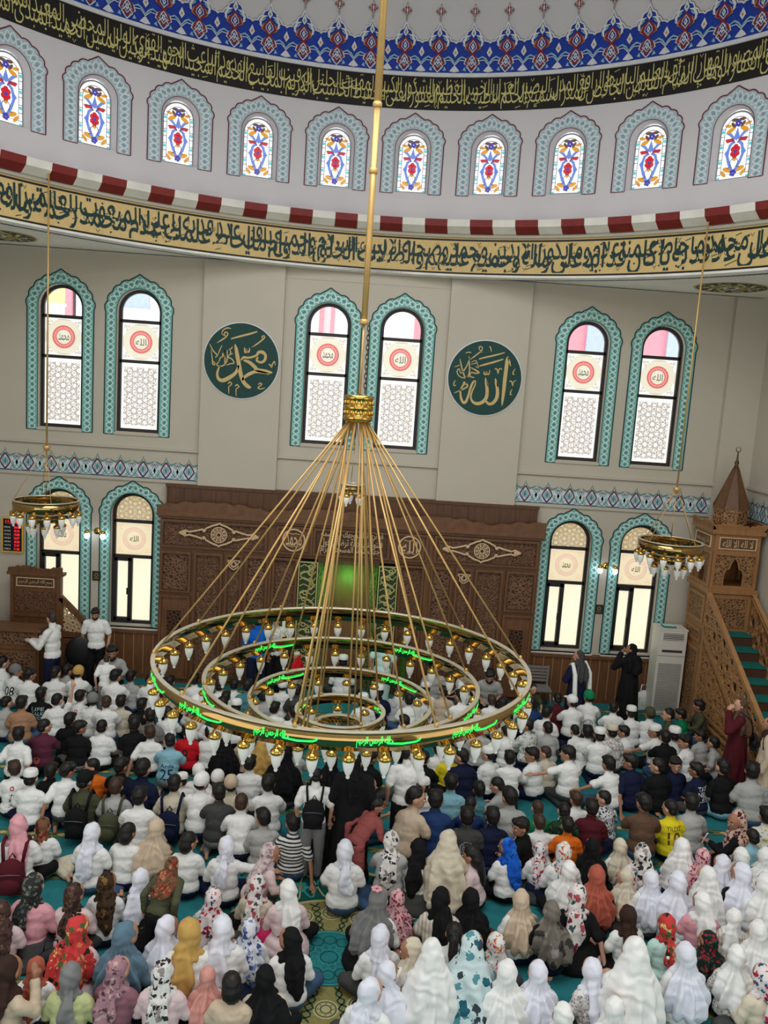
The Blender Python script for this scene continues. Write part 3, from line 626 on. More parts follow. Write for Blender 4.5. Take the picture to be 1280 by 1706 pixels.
for i in range(-17, 18):
    c = RS*radians(3.05)+UN*i; M = dmap(c)
    half = [(hu, 0), (hu, .52), (hu-.03, .55), (hu-.10, .56), (hu-.13, .62), (.14, .66), (.11, .73), (.05, .76), (.0, .87)]
    P = half+[(-u, v) for u, v in reversed(half[:-1])]
    b.poly(M, [(u*1.0, v+(.035 if v > .4 else 0)) for u, v in P], .012, 5); b.poly(M, P, .016, 0)
    M0 = M; M = lambda u, v, h, M0=M0: M0(u, v, h+.03)
    for s in (1, -1):
        T = lambda Q: [(s*x, y) for x, y in Q]
        b.ribbon(M, T(half[1:]), .026, .022, 1); b.ribbon(M, T([(0, .0), (.10, .10), (.04, .17), (.0, .20)]), .018, .023, 1)
        for v0, sc in ((.06, 1.0), (.33, 1.0)):      # two stacked lozenges with rust and ochre borders
            Z = [(0, v0), (.045, v0+.05), (.115, v0+.10), (.09, v0+.18), (.05, v0+.21), (.0, v0+.27)]
            b.ribbon(M, T([(u*1.28, v) for u, v in Z]), .022, .020, 4 if v0 > .2 else 1); b.ribbon(M, T(Z), .038, .021, 2); b.ribbon(M, T([(u*.62, v0+.03+(v-v0)*.78) for u, v in Z]), .012, .023, 1)
        b.ribbon(M, T([(0, .30), (.05, .25), (.0, .20)]), .014, .024, 1)
        b.ribbon(M, T([(hu, .16), (hu-.06, .24), (hu-.13, .28), (hu-.20, .25), (.10, .20), (.04, .03)]), [.02, .028, .03, .02, .02, .018], .019, 3); b.ribbon(M, T([(hu, .13), (hu-.09, .22), (.12, .21)]), .014, .024, 1)
        b.ribbon(M, T([(.05, .66), (.13, .64), (.18, .55), (.16, .46), (.20, .50)]), [.01, .045, .05, .03, .01], .019, 1); b.ribbon(M, T([(.08, .62), (.14, .56)]), .02, .024, 3)
        b.poly(M, T([(hu, .27), (hu-.055, .35), (hu, .46), (hu+.001, .35)]), .020, 1); b.poly(M, T([(hu, .32), (hu-.02, .35), (hu, .39)]), .026, 4); b.poly(M, T([(hu, .0), (hu-.10, .02), (hu-.05, .08), (hu, .13)]), .020, 1); b.poly(M, T([(.10, .02), (.17, .04), (.13, .10)]), .020, 3)
        b.ribbon(M, T([(0, .90), (.018, .94), (0, .97)]), .012, .012, 5)
        b.poly(M, T([(0, .97), (.05, 1.03), (.10, 1.06), (.085, 1.10), (.03, 1.13), (0, 1.22)]), .010, 5); b.poly(M, T([(0, 1.0), (.04, 1.05), (.08, 1.075), (.03, 1.11), (0, 1.18)]), .014, 1)
        b.ribbon(M, T([(.012, 1.02), (.03, 1.07), (.012, 1.14)]), .022, .018, 2); b.ribbon(M, T([(.045, 1.065), (.075, 1.078)]), .02, .018, 2)
    for v, mi in ((.19, 1), (.46, 1)): b.poly(M, [(-.035, v), (0, v-.06), (.035, v), (0, v+.07)], .022, mi); b.poly(M, [(-.016, v), (0, v-.02), (.016, v), (0, v+.03)], .027, 6)
    b.poly(M, [(-.05, .69), (0, .62), (.05, .69), (0, .82)], .022, 1); b.poly(M, [(-.02, .69), (0, .66), (.02, .69), (0, .74)], .027, 6)
tn += 1; b.build('trim_%d' % tn, [BLUEFIELD, WHITE_T, RUST, BLUE_L, OCHRE, mat('tile_grey_line', (138, 134, 130), .6), mat('tile_sage', (120, 150, 140), .6)], kind='structure')
# buildings across the street, seen through the clear upper panes
PINK = mat('facade_pink', (236, 150, 160), .9); FWHITE = mat('facade_white', (240, 240, 244), .9); FGREY = mat('facade_window', (176, 190, 214), .4); FYEL = mat('facade_yellow', (246, 236, 150), .9)
def house(name, label, x0, x1, y, h, wall, mods):
    t = thing(name, label, 'building', ((x0+x1)/2, y+3, 0), 0, 'buildings across the street'); hw = (x1-x0)/2
    b = MB(); b.box(-hw, hw, -3, 3, 0, h, 0); b.box(-hw-.1, hw+.1, -3.1, 3.1, h, h+.3, 0); b.build('facade', [wall], t)
    for u, wd, z0, z1, mt_ in mods:
        b = MB(); b.box(u-wd/2, u+wd/2, -3.12, -2.98, z0, z1, 0); b.box(u-wd/2-.06, u+wd/2+.06, -3.16, -2.98, z0-.1, z0, 1); b.build('window_bay', [mt_, FWHITE], t)
house('apartment_building', 'pale building with yellow and pink bays behind the leftmost upper window', -13.5, -9.4, 27, 13, FWHITE, ((1.45, 1.0, 8.3, 10.4, FYEL), (.7, .25, 7, 11, PINK), (2.05, .2, 7, 11, PINK), (-1.2, 1, 8.3, 10.4, FGREY)))
house('apartment_building', 'white building with grey bay behind the second upper window from left', -9.2, -4, 27, 14, FWHITE, ((1.9, .9, 7.4, 9.9, FGREY), (-.8, 1, 8.3, 10.4, FGREY)))
house('apartment_building', 'white building with thin pink stripes behind the central upper windows', -3.2, 4, 27, 14, FWHITE, ((-1.9, .14, 7, 12, PINK), (-1.55, .12, 7, 12, PINK), (1.2, .3, 7, 12, PINK), (2.9, .8, 8.2, 10, FGREY)))
house('apartment_building', 'pink building with grey windows behind the upper windows on the right', 5.2, 13, 27, 14, PINK, ((-1.75, .8, 7.2, 9.8, FGREY), (-.75, .8, 7.2, 9.8, FWHITE), (.95, 1.0, 7.2, 9.8, FGREY), (2.8, .9, 8.2, 10, FGREY)))
# ------------------------------------------------------------------ wooden fittings
WOOD = mat('walnut', (112, 75, 48), 0.42, var=0.18, scale=6, stretch=(3, 3, .5), bump=.05)
WOODD = mat('walnut_dark', (84, 56, 38), 0.5, var=0.2, scale=6, stretch=(3, 3, .5))
CARV = carved('walnut_carved', (62, 40, 26), (126, 86, 58), 17.0)
CARVF = carved('walnut_carved_fine', (62, 40, 26), (124, 84, 56), 30.0)
OAK = mat('oak', (158, 112, 70), 0.4, var=0.15, scale=6, stretch=(3, 3, .5)); OAKC = carved('oak_carved', (84, 56, 34), (162, 116, 74), 20.0); OAKD = mat('oak_dark', (104, 72, 46), .5, var=.15)
HOLE_SHADE = mat('painted_hole_shade', (20, 15, 12), 0.8)  # solid board behind fretwork; the shade of a hole put into its colour
LIGHTWOOD = mat('inlay_maple', (216, 184, 146), 0.5, var=.06); STEPS = mat('step_carpet', (20, 116, 108), 0.95, var=.15, scale=14)
def clipline(poly, p, d):
    t0, t1 = -1e9, 1e9; k = len(poly); ar = sum(poly[i][0]*poly[(i+1) % k][1]-poly[(i+1) % k][0]*poly[i][1] for i in range(k)); sg = 1 if ar > 0 else -1
    for i in range(k):
        a, c = poly[i], poly[(i+1) % k]; nx, ny = -(c[1]-a[1])*sg, (c[0]-a[0])*sg
        den = nx*d[0]+ny*d[1]; num = nx*(a[0]-p[0])+ny*(a[1]-p[1])
        if abs(den) < 1e-9:
            if num > 0: return None
            continue
        t = num/den
        if den > 0: t0 = max(t0, t)
        else: t1 = min(t1, t)
    return (t0, t1) if t1-t0 > 1e-3 else None
def lattice(b, M, poly, pitch, wd, h0, h1, mi=0, fam=4):
    """fretwork: families of crossing bars clipped to a convex outline"""
    cx = sum(p[0] for p in poly)/len(poly); cy_ = sum(p[1] for p in poly)/len(poly); R_ = max(math.hypot(p[0]-cx, p[1]-cy_) for p in poly)
    for k in range(fam):
        a = pi*k/fam+(pi/8 if fam == 4 else pi/6); d = (cos(a), sin(a)); n_ = (-sin(a), cos(a)); i = -int(R_/pitch)-1
        while i*pitch < R_:
            p = (cx+n_[0]*(i+.5)*pitch, cy_+n_[1]*(i+.5)*pitch); t = clipline(poly, p, d); i += 1
            if t: b.bar(M, (p[0]+d[0]*t[0], p[1]+d[1]*t[0]), (p[0]+d[0]*t[1], p[1]+d[1]*t[1]), wd, h0, h1+.001*k, mi)
def rect(u0, u1, v0, v1): return [(u0, v0), (u1, v0), (u1, v1), (u0, v1)]
def framed(b, M, u0, u1, v0, v1, wd, h0, h1, mi=0):
    b.prism(M, rect(u0, u0+wd, v0, v1), h0, h1, mi); b.prism(M, rect(u1-wd, u1, v0, v1), h0, h1, mi); b.prism(M, rect(u0+wd, u1-wd, v0, v0+wd), h0, h1, mi); b.prism(M, rect(u0+wd, u1-wd, v1-wd, v1), h0, h1, mi)
def crest(b, M, u0, u1, v0, hh, h0, h1, mi=0, n=5):
    P = [(u0, v0)]; k = 120
    for i in range(k+1):
        t = i/k; w_ = abs(sin(pi*n*t)); P.append((u0+(u1-u0)*t, v0+hh*(.38+.42*(1-abs(2*((t*n/2.0) % 1)-1))+.2*w_*abs(sin(pi*n*3*t)))))
    P.append((u1, v0)); b.prism(M, P, h0, h1, mi)
    for i in range(n*3):
        c = (u0+(u1-u0)*(i+.5)/(n*3), v0+hh*.33); b.ring(M, c, hh*.12, hh*.22, h1+.01, mi, 12)
        b.ribbon(M, [(c[0]-.05, c[1]+.02), (c[0], c[1]+hh*.3), (c[0]+.05, c[1]+.02)], .02, h1+.012, mi)

# mihrab panelling in the middle of the front wall
mp = thing('mihrab_panelling', 'carved walnut mihrab panelling with green-lit niche covering the middle of the front wall', 'panelling', (X0, 16.60, 0))
MP = flatmap(0, 0, 0); L_, R_ = -3.9, 3.86
b = MB(); b.box(L_, -1.62, .12, .39, 0, 3.56); b.box(1.52, R_, .12, .39, 0, 3.56); b.box(-1.62, 1.52, .12, .39, 2.80, 3.56); b.box(-1.62, 1.52, .36, .39, 0, 2.8); b.build('backboard', [WOOD], mp)
b = MB(); b.box(L_+.08, R_-.1, .24, .39, 3.5, 4.12)
for i in range(24): b.box(L_+.1+i*.322, L_+.112+i*.322, .228, .25, 3.7, 4.1, 1)
b.box(L_+.06, R_-.08, .22, .39, 4.08, 4.14); b.build('upper_boarding', [mat('walnut_boarding', (92, 60, 38), .5, var=.2, scale=6, stretch=(3, 3, .5)), WOODD], mp)
b = MB(); b.box(L_-.05, R_+.05, -.02, .39, 3.53, 3.62); b.box(L_-.02, R_+.02, .03, .39, 3.47, 3.53); crest(b, MP, L_-.05, R_+.05, 3.62, .27, -.10, .0, 0, 7); b.build('crest', [mat('walnut_crest', (112, 76, 50), .5, var=.15)], mp)
def carvedpanel(u0, u1, v0, v1, m_=CARV, h=-.08, par=mp, fr=.045, mat_=WOOD):
    b = MB(); b.prism(MP, rect(u0+fr*.8, u1-fr*.8, v0+fr*.8, v1-fr*.8), -.13, h, 1); framed(b, MP, u0, u1, v0, v1, fr, -.13, -.05, 0); framed(b, MP, u0+fr, u1-fr, v0+fr, v1-fr, .015, -.13, -.035, 2)
    b.build('carved_panel', [mat_, m_, WOODD], par)
def latticepanel(u0, u1, v0, v1):
    b = MB(); framed(b, MP, u0, u1, v0, v1, .045, -.13, -.05, 0); b.prism(MP, rect(u0+.04, u1-.04, v0+.04, v1-.04), -.13, -.10, 0)
    um = (u0+u1)/2; w_ = (u1-u0)*.24; z0, z1 = v0+(v1-v0)*.30, v1-(v1-v0)*.18
    b.prism(MP, rect(um-w_, um+w_, z0, z1), -.13, -.095, 1); lattice(b, MP, rect(um-w_, um+w_, z0, z1), .075, .016, -.095, -.07, 2); framed(b, MP, um-w_-.03, um+w_+.03, z0-.03, z1+.03, .03, -.1, -.06, 0)
    b.build('lattice_panel', [WOOD, HOLE_SHADE, WOODD], mp)
for s in (-1, 1):
    c = -.03; X = lambda u: c+s*u
    def P2(u0, u1): return tuple(sorted((X(u0), X(u1))))
    carvedpanel(*P2(3.22, 3.84), 1.95, 2.80); latticepanel(*P2(3.22, 3.84), .12, 1.88); carvedpanel(*P2(2.58, 3.16), .12, 2.80, CARVF); carvedpanel(*P2(2.18, 2.52), .12, 2.80, CARVF); carvedpanel(*P2(1.66, 2.12), .12, 2.80, CARV)
    u0, u1 = P2(1.70, 3.84); carvedpanel(u0, u1, 2.88, 3.45, CARVF)
    um = (X(1.86)+X(3.48))/2; b = MB()     # pale lozenge inlay with star rose
    for q in (1, -1):
        top = [(-.80, 0), (-.68, .055), (-.60, .03), (-.46, .06), (-.34, .095), (-.28, .07), (-.26, .12), (-.14, .18), (-.03, .215), (0, .24), (.03, .215), (.14, .18), (.26, .12), (.28, .07), (.34, .095), (.46, .06), (.60, .03), (.68, .055), (.80, 0)]
        b.ribbon(MP, [(um+u, 3.19+q*v) for u, v in top], .035, -.03+.004*q, 0)
    for q in (-1, 1): b.prism(MP, [(um+q*.79, 3.19), (um+q*.66, 3.19+.055), (um+q*.66, 3.19-.055)], -.06, -.025, 0); b.ring(MP, (um+q*.30, 3.19+.075), .012, .035, -.02, 0, 12); b.ring(MP, (um+q*.30, 3.19-.075), .012, .035, -.02, 0, 12)
    b.ring(MP, (um, 3.19), .145, .165, -.02, 0, 32)
    for q in range(10):
        a = 2*pi*q/10; b.ribbon(MP, [(um+.15*cos(a), 3.19+.15*sin(a)), (um+.05*cos(a+.5), 3.19+.05*sin(a+.5))], .012, -.02, 0); b.ribbon(MP, [(um+.15*cos(a), 3.19+.15*sin(a)), (um+.05*cos(a-.5), 3.19+.05*sin(a-.5))], .012, -.019, 0); b.ring(MP, (um+.10*cos(a+.31), 3.19+.10*sin(a+.31)), .02, .03, -.018, 0, 8)
    b.ring(MP, (um, 3.19), .035, .05, -.018, 0, 14); b.build('inlay_lozenge', [LIGHTWOOD], mp)
    b = MB(); u = X(2.35); b.ring(MP, (u, 2.6), .05, .065, -.03, 0, 16)
    for q in (-1, 1): b.ribbon(MP, [(u+q*.13, 2.67), (u+q*.08, 2.62), (u+q*.09, 2.55), (u, 2.49)], .022, -.03, 0); b.ribbon(MP, [(u, 2.67), (u+q*.05, 2.6), (u, 2.55)], .018, -.028, 0)
    b.ribbon(MP, [(u-.13, 2.68), (u+.13, 2.68)], .02, -.03, 0); b.build('inlay_motif', [LIGHTWOOD], mp)
for u, wd_, nm, word in ((-1.19, .24, 'inlay_roundel', MUH), (1.16, .24, 'inlay_roundel', ALH)):
    carvedpanel(u-.36, u+.38, 2.88, 3.45, WOOD); b = MB(); b.ring(MP, (u, 3.18), .205, .235, -.02, 0, 36); b.text(MP, word, u, 3.18, .32, .24, -.018, 0)
    for q in (-1, 1): b.ribbon(MP, [(u-.12+.04*i, 3.18+q*.13+.012*sin(i*2)) for i in range(7)], .012, -.018, 0)
    b.build(nm, [LIGHTWOOD], mp)
carvedpanel(-.80, .76, 2.88, 3.45, WOODD); b = MB()
for i, t in enumerate(('قد نرى تقلب وجهك في السماء', 'فلنولينك قبلة ترضاها فول', 'وجهك شطر المسجد الحرام')): b.text(MP, arabic(t), -.02, 3.33-.155*i, 1.26, .20, -.018, 0)
b.build('inlay_calligraphy', [LIGHTWOOD], mp)
# niche with two pale fretwork strips and green light
b = MB(); prof = [(-.60, .10)]+[(-.60*cos(pi*i/16), .10+.42*sin(pi*i/16)) for i in range(17)]
n_ = len(prof)
b.add([(p[0]-.05, p[1], z) for z in (0, 2.75) for p in prof], [(i, i+1, n_+i+1, n_+i) for i in range(n_-1)], 0, True)
for i in range(1, n_-1, 1): b.box(prof[i][0]-.058, prof[i][0]-.042, prof[i][1]-.03, prof[i][1], 0, 2.75, 0)
b.build('niche', [carved('green_niche', (70, 84, 44), (120, 120, 74), 12)], mp)
b = MB(); b.box(-.68, .58, .08, .38, 2.72, 2.8, 0); b.build('niche_head', [WOODD], mp)
for s in (-1, 1):
    u0, u1 = sorted((-.05+s*.62, -.05+s*1.02)); b = MB(); b.prism(MP, rect(u0, u1, .1, 2.74), -.36, -.10, 0); framed(b, MP, u0, u1, .1, 2.74, .022, -.10, -.07, 1)
    rr = random.Random(5+s)
    for i in range(19):
        v = .2+i*.135; b.ribbon(MP, [(u0+.05+(u1-u0-.1)*(.5+.5*sin(i*2.1+q*.55)), v+.03*q-.06) for q in range(6)], .026, -.085, 1); b.ring(MP, (u0+(u1-u0)*(.3+.4*rr.random()), v), .03, .05, -.08, 1, 10); b.ribbon(MP, [(u0+.04, v), (u0+.12, v+.05), (u1-.1, v-.03), (u1-.04, v+.05)], .02, -.075, 1)
    b.build('fretwork_strip', [mat('deep_green_panel', (48, 62, 34), .6), mat('inlay_olive_gold', (186, 176, 120), .5)], mp)
    u0, u1 = sorted((-.05+s*1.04, -.05+s*1.56)); b = MB(); b.prism(MP, rect(u0, u1, 0, 2.78), -.36, -.2, 0); framed(b, MP, u0, u1, 0, 2.78, .05, -.2, -.12, 1); b.build('side_panel', [CARVF, WOOD], mp)
l = bpy.data.lights.new('niche_green_light', 'POINT'); l.energy = 15; l.color = (.15, 1.0, .12); l.shadow_soft_size = .15; o = bpy.data.objects.new('niche_green_light', l); COL.objects.link(o); o.location = (X0-.05, 16.56, 2.35)
# wainscot boarding under the windows
for x0, x1 in ((-7.38, -3.97), (3.83, 7.0)):
    tn += 1; b = MB(); b.box(x0, x1, 16.90, 17.0, 0, 1.0, 0); b.box(x0, x1, 16.86, 17.0, .97, 1.03, 0); b.box(x0, x1, 16.87, 17.0, 0, .10, 0)
    k = int((x1-x0)/.20)
    for i in range(k): b.box(x0+.1+i*.2-.008, x0+.1+i*.2+.008, 16.885, 16.91, .1, .97, 1)
    b.build('trim_%d' % tn, [WOOD, mat('oak_batten', (168, 128, 88), .5)], kind='structure')

# ------------------------------------------------------------------ green calligraphy roundels on the two pilasters
def stroke(b, M, pts, cx, cz, k, mi=1, h=.028):
    P = [((x-cx)*k, -(y-cz)*k) for x, y, w_ in pts]; Wd = [w_*k for x, y, w_ in pts]
    Q = []; W2 = []
    for i in range(len(P)-1):
        p0, p1, p2, p3 = P[max(i-1, 0)], P[i], P[i+1], P[min(i+2, len(P)-1)]
        for j in range(6):
            t = j/6; f = lambda a, c, d, e: .5*((2*c)+(-a+d)*t+(2*a-5*c+4*d-e)*t*t+(-a+3*c-3*d+e)*t**3)
            Q.append((f(p0[0], p1[0], p2[0], p3[0]), f(p0[1], p1[1], p2[1], p3[1]))); W2.append(max(.004, Wd[i]+(Wd[i+1]-Wd[i])*t))
    Q.append(P[-1]); W2.append(max(.004, Wd[-1])); b.ribbon(M, Q, W2, h, mi)
ROLLW = -.062   # the photo's writing is read square to the wall
def unroll(S, cx, cz):   # undo the tilt of the picture
    c_, s_ = cos(ROLLW), sin(ROLLW); return [[(cx+(x-cx)*c_-(y-cz)*s_, cz+(x-cx)*s_+(y-cz)*c_, w_) for x, y, w_ in P] for P in S]
S1 = [[(297, 462, 4), (304, 490, 20), (312, 540, 26), (322, 600, 26), (332, 660, 26), (350, 710, 24), (378, 738, 26), (398, 745, 8)],
      [(318, 600, 12), (300, 645, 20), (262, 676, 26), (215, 698, 26), (186, 690, 20), (176, 660, 16), (184, 625, 12), (198, 600, 6)],
      [(335, 566, 8), (352, 548, 16), (380, 550, 14), (410, 545, 14), (440, 532, 14), (452, 515, 20), (478, 514, 22), (497, 535, 18), (490, 566, 18), (465, 580, 14), (438, 566, 14), (448, 545, 10)],
      [(352, 566, 10), (390, 580, 22), (425, 610, 24), (440, 628, 24), (500, 640, 26), (540, 646, 8)],
      [(342, 700, 8), (352, 680, 18), (390, 655, 22), (440, 640, 20), (520, 655, 10)], [(272, 428, 8), (330, 412, 12), (400, 394, 13), (446, 380, 8)],
      [(408, 482, 2), (440, 462, 10), (470, 440, 9), (492, 420, 8), (490, 408, 7), (476, 412, 7), (480, 428, 6)], [(178, 455, 2), (210, 436, 10), (240, 415, 9), (252, 396, 8), (240, 384, 7), (228, 398, 7), (240, 412, 6), (214, 396, 4), (222, 372, 8), (250, 358, 9), (274, 362, 4)],
      [(360, 482, 4), (362, 510, 12), (372, 514, 10), (374, 494, 8), (380, 512, 10), (390, 508, 10), (394, 484, 4)], [(518, 590, 6), (530, 600, 10), (536, 612, 8), (542, 590, 8), (556, 574, 8), (560, 598, 4)],
      [(246, 722, 6), (258, 708, 8), (270, 722, 7), (258, 734, 6), (250, 745, 7), (250, 785, 4)], [(292, 738, 6), (304, 726, 8), (318, 740, 7), (304, 750, 6), (298, 762, 7), (298, 802, 4)], [(446, 726, 4), (456, 716, 8), (470, 722, 6), (458, 734, 7), (444, 746, 8), (462, 754, 7), (490, 746, 4)],
      [(140, 500, 3), (146, 560, 7), (150, 595, 8), (175, 590, 8), (190, 575, 7)], [(132, 460, 3), (150, 500, 8), (178, 535, 8), (165, 548, 5)], [(180, 540, 3), (195, 505, 7), (212, 470, 4)], [(188, 580, 5), (200, 550, 7), (212, 545, 6), (216, 520, 7), (228, 548, 6), (232, 500, 7), (228, 590, 8)], [(246, 500, 5), (244, 560, 8), (226, 596, 8), (190, 606, 8), (160, 585, 7), (150, 570, 4)],
      [(262, 490, 4), (268, 520, 8), (252, 545, 8), (276, 560, 8), (288, 585, 7), (262, 590, 7), (240, 600, 5)], [(255, 500, 4), (275, 488, 7), (280, 476, 3)], [(256, 540, 4), (270, 528, 6), (284, 522, 3)]]
S2 = [[(1002, 470, 6), (996, 500, 28), (988, 580, 30), (980, 660, 30), (974, 740, 28), (966, 820, 20), (962, 868, 4)], [(1000, 478, 6), (1014, 510, 16), (1024, 548, 4)],
      [(902, 645, 4), (910, 680, 22), (922, 740, 26), (918, 800, 28), (890, 842, 26), (856, 852, 22), (830, 830, 16)], [(916, 668, 4), (922, 700, 12), (922, 716, 3)],
      [(822, 640, 4), (828, 680, 22), (838, 740, 26), (832, 800, 28), (800, 838, 28), (758, 850, 26), (724, 836, 20), (706, 800, 14), (716, 750, 12), (738, 700, 10), (744, 668, 4)], [(832, 662, 4), (840, 690, 12), (840, 710, 3)],
      [(742, 664, 8), (720, 680, 18), (700, 730, 18), (684, 790, 18), (664, 836, 22), (644, 840, 22), (626, 806, 18), (620, 760, 14), (624, 730, 8)], [(616, 742, 6), (634, 712, 14), (650, 692, 16), (672, 694, 14), (676, 712, 12), (656, 726, 12), (630, 738, 10), (600, 752, 8), (568, 764, 3)], [(640, 690, 6), (650, 676, 10), (668, 690, 8)],
      [(770, 548, 8), (820, 534, 14), (890, 515, 15), (964, 492, 8)], [(766, 492, 8), (820, 478, 12), (890, 462, 13), (974, 440, 8)], [(690, 500, 2), (724, 475, 10), (756, 450, 9), (786, 425, 9), (790, 400, 8), (772, 392, 8), (766, 410, 7), (790, 440, 6)], [(848, 390, 4), (858, 402, 10), (866, 436, 4)],
      [(808, 588, 4), (812, 612, 12), (826, 614, 10), (828, 590, 8), (836, 612, 10), (850, 610, 10), (856, 578, 4)], [(896, 570, 8), (914, 572, 10), (924, 608, 8), (930, 576, 8), (946, 566, 8), (954, 578, 4)], [(1064, 566, 3), (1048, 592, 9), (1046, 612, 8), (1062, 612, 4)], [(1018, 668, 8), (1036, 670, 9), (1046, 706, 7), (1052, 674, 7), (1074, 660, 5)], [(1042, 730, 3), (1030, 756, 9), (1028, 776, 8), (1044, 774, 4)],
      [(578, 660, 3), (566, 684, 9), (568, 706, 8), (584, 700, 4)], [(612, 490, 4), (622, 540, 10), (640, 600, 11), (660, 640, 10), (690, 630, 8)], [(690, 480, 4), (672, 540, 9), (640, 590, 9), (616, 606, 8)], [(684, 470, 4), (690, 540, 10), (690, 600, 10), (670, 640, 9), (630, 640, 8), (600, 620, 7), (590, 590, 9), (606, 570, 8), (614, 600, 6)],
      [(700, 560, 5), (740, 580, 12), (768, 600, 12), (740, 606, 10), (706, 600, 9), (696, 630, 9), (730, 640, 8)], [(568, 556, 3), (600, 545, 8), (610, 540, 3)], [(700, 535, 3), (740, 525, 8), (752, 520, 3)], [(656, 444, 5), (684, 438, 9), (704, 442, 4)], [(704, 520, 3), (740, 505, 7), (764, 560, 5), (740, 550, 6)]]
def roundel(name, label, cx, cz, S, pc, k):
    t = thing(name, label, 'roundel', (cx, 16.878, cz), 0, 'calligraphy roundels'); M = flatmap(0, 0, 0)
    b = MB(); b.prism(M, [(.735*cos(2*pi*i/64), .735*sin(2*pi*i/64)) for i in range(64)], .0, .024, 0); b.build('board', [GREENPAINT], t)
    b = MB(); b.strip(M, [(.735*cos(2*pi*i/64), .735*sin(2*pi*i/64)) for i in range(65)], [(.755*cos(2*pi*i/64), .755*sin(2*pi*i/64)) for i in range(65)], .012, 0); b.build('rim', [WHITE_T], t)
    b = MB()
    for P in unroll(S, *pc): stroke(b, M, P, pc[0], pc[1], k, 0)
    b.build('lettering', [GOLDPAINT], t)
roundel('calligraphy_roundel', 'round dark green board with gold Arabic calligraphy, left of the two central upper windows', -2.48, 6.68, S1, (337, 571), .735/245)
roundel('calligraphy_roundel', 'round dark green board with gold Arabic calligraphy, right of the two central upper windows', 2.385, 6.665, S2, (817, 645), .735/298)

# ------------------------------------------------------------------ preacher's desk (left) and minber (right)
kd = thing('preachers_desk', 'carved walnut preaching desk with tall back panel in the left front corner', 'desk', (-6.4, 16.0, 0))
MK = lambda yy: flatmap(0, yy, 0)
b = MB(); b.box(-.98, .50, -.45, .85, 0, .85); b.box(-1.0, .52, -.47, .87, .80, .86); b.build('platform', [WOOD], kd)
b = MB(); b.box(-.50, .50, .62, .75, .85, 2.2); framed(b, MK(.62), -.50, .50, .9, 2.18, .07, 0, .03); b.box(-.56, .56, .56, .78, 2.14, 2.20); crest(b, MK(.62), -.54, .54, 2.20, .16, 0, .05, 0, 3)
b.prism(MK(.62), rect(-.40, .40, 1.38, 1.80), 0, .02, 1); b.box(-.43, .43, .59, .62, 1.28, 1.33); b.prism(MK(.62), rect(-.36, .36, 1.92, 2.07), .0, .015, 2); b.text(MK(.62), arabic('بسم الله الرحمن الرحيم'), 0, 1.995, .66, .11, .02, 3); framed(b, MK(.62), -.38, .38, 1.90, 2.09, .02, 0, .03, 3); b.build('back_panel', [WOOD, CARVF, WOODD, LIGHTWOOD], kd)
b = MB(); b.box(-1.0, .54, -.62, -.34, .0, 1.36); b.box(-1.05, .60, -.70, -.30, 1.36, 1.42); b.box(-1.0, .56, -.64, -.34, 1.0, 1.05)
b.prism(MK(-.62), rect(-.9, .44, 1.09, 1.32), 0, .015, 1); b.prism(MK(-.62), rect(-.9, .44, .45, .95), 0, .015, 1); framed(b, MK(-.62), -.96, .5, .1, .98, .06, 0, .03); b.prism(MK(-.62), rect(-.9, .44, .14, .38), 0, .012, 0); b.build('front_desk', [WOOD, CARV], kd)
b = MB(); O = [(.50, 0), (1.02, 0), (1.02, 1.22), (.50, 1.74)]; b.prism(MK(.66), [(.50, .86), (.96, .86), (.96, .98), (.50, 1.02)], 0, .05, 0); b.prism(MK(.66), [(.48, 1.66), (.48, 1.80), (1.0, 1.28), (1.0, 1.14)], -.02, .08, 0); b.prism(MK(.66), rect(.48, .56, 0, 1.7), -.02, .08, 0); b.prism(MK(.66), rect(.94, 1.02, 0, 1.24), -.02, .08, 0)
lattice(b, MK(.66), [(.56, 1.0), (.94, .98), (.94, 1.18), (.56, 1.6)], .075, .016, 0, .04, 1); b.prism(MK(.66), rect(.52, .98, 0, .88), -.02, .05, 0); framed(b, MK(.66), .56, .96, .1, .8, .05, .05, .08); b.build('side_wing', [WOOD, LIGHTWOOD], kd)
b = MB(); b.prism(sidemap(-.96, 0, 0, -1), [(-.4, .86), (.66, .86), (.66, 1.9), (.5, 1.9), (-.4, 1.3)], -.05, .03, 0); b.build('side_wing', [WOOD], kd)
bk = MB(); bk.box(-.14, .14, -.10, .10, 0, .012, 0); bk.box(-.135, .13, -.095, .095, .012, .05, 1); bk.box(-.14, .14, -.10, .10, .05, .062, 0); bk.box(-.15, -.13, -.10, .10, 0, .062, 0)
o = bk.build('book', [mat('book_green', (24, 92, 66), .6), mat('book_pages', (226, 214, 186), .8)]); o.location = (-7.02, 15.48, 1.42); o.rotation_euler = (0, 0, .1); o['label'] = 'closed green book lying on the preaching desk top'; o['category'] = 'book'

mb = thing('minber', 'tall carved oak pulpit with stairs and cone roof in the right front corner', 'pulpit', (7.42, 16.25, 0))
hx = .45; yb, yf = .46, -.46
LM = sidemap(-hx, 0, 0, -1)         # left face, u = Y
FMm = flatmap(0, yf, 0)             # front face
b = MB(); b.box(-hx, hx, yf+.02, yb, 0, 2.80); b.build('base', [OAK], mb)
b = MB()
for u0, u1, v0, v1, m_ in ((-.40, .42, 2.14, 2.72, 1), (-.40, .42, 1.74, 2.02, 1), (-.40, .42, .15, 1.62, 1)): b.prism(LM, rect(u0+.06, u1-.06, v0+.05, v1-.05), 0, .012, m_); framed(b, LM, u0, u1, v0, v1, .07, 0, .03, 0)
b.prism(FMm, rect(-.34, .34, 2.12, 2.70), -.02, .0, 1); framed(b, FMm, -.42, .42, 2.02, 2.78, .08, -.02, .02, 0); b.build('carved_side', [OAK, OAKC], mb)
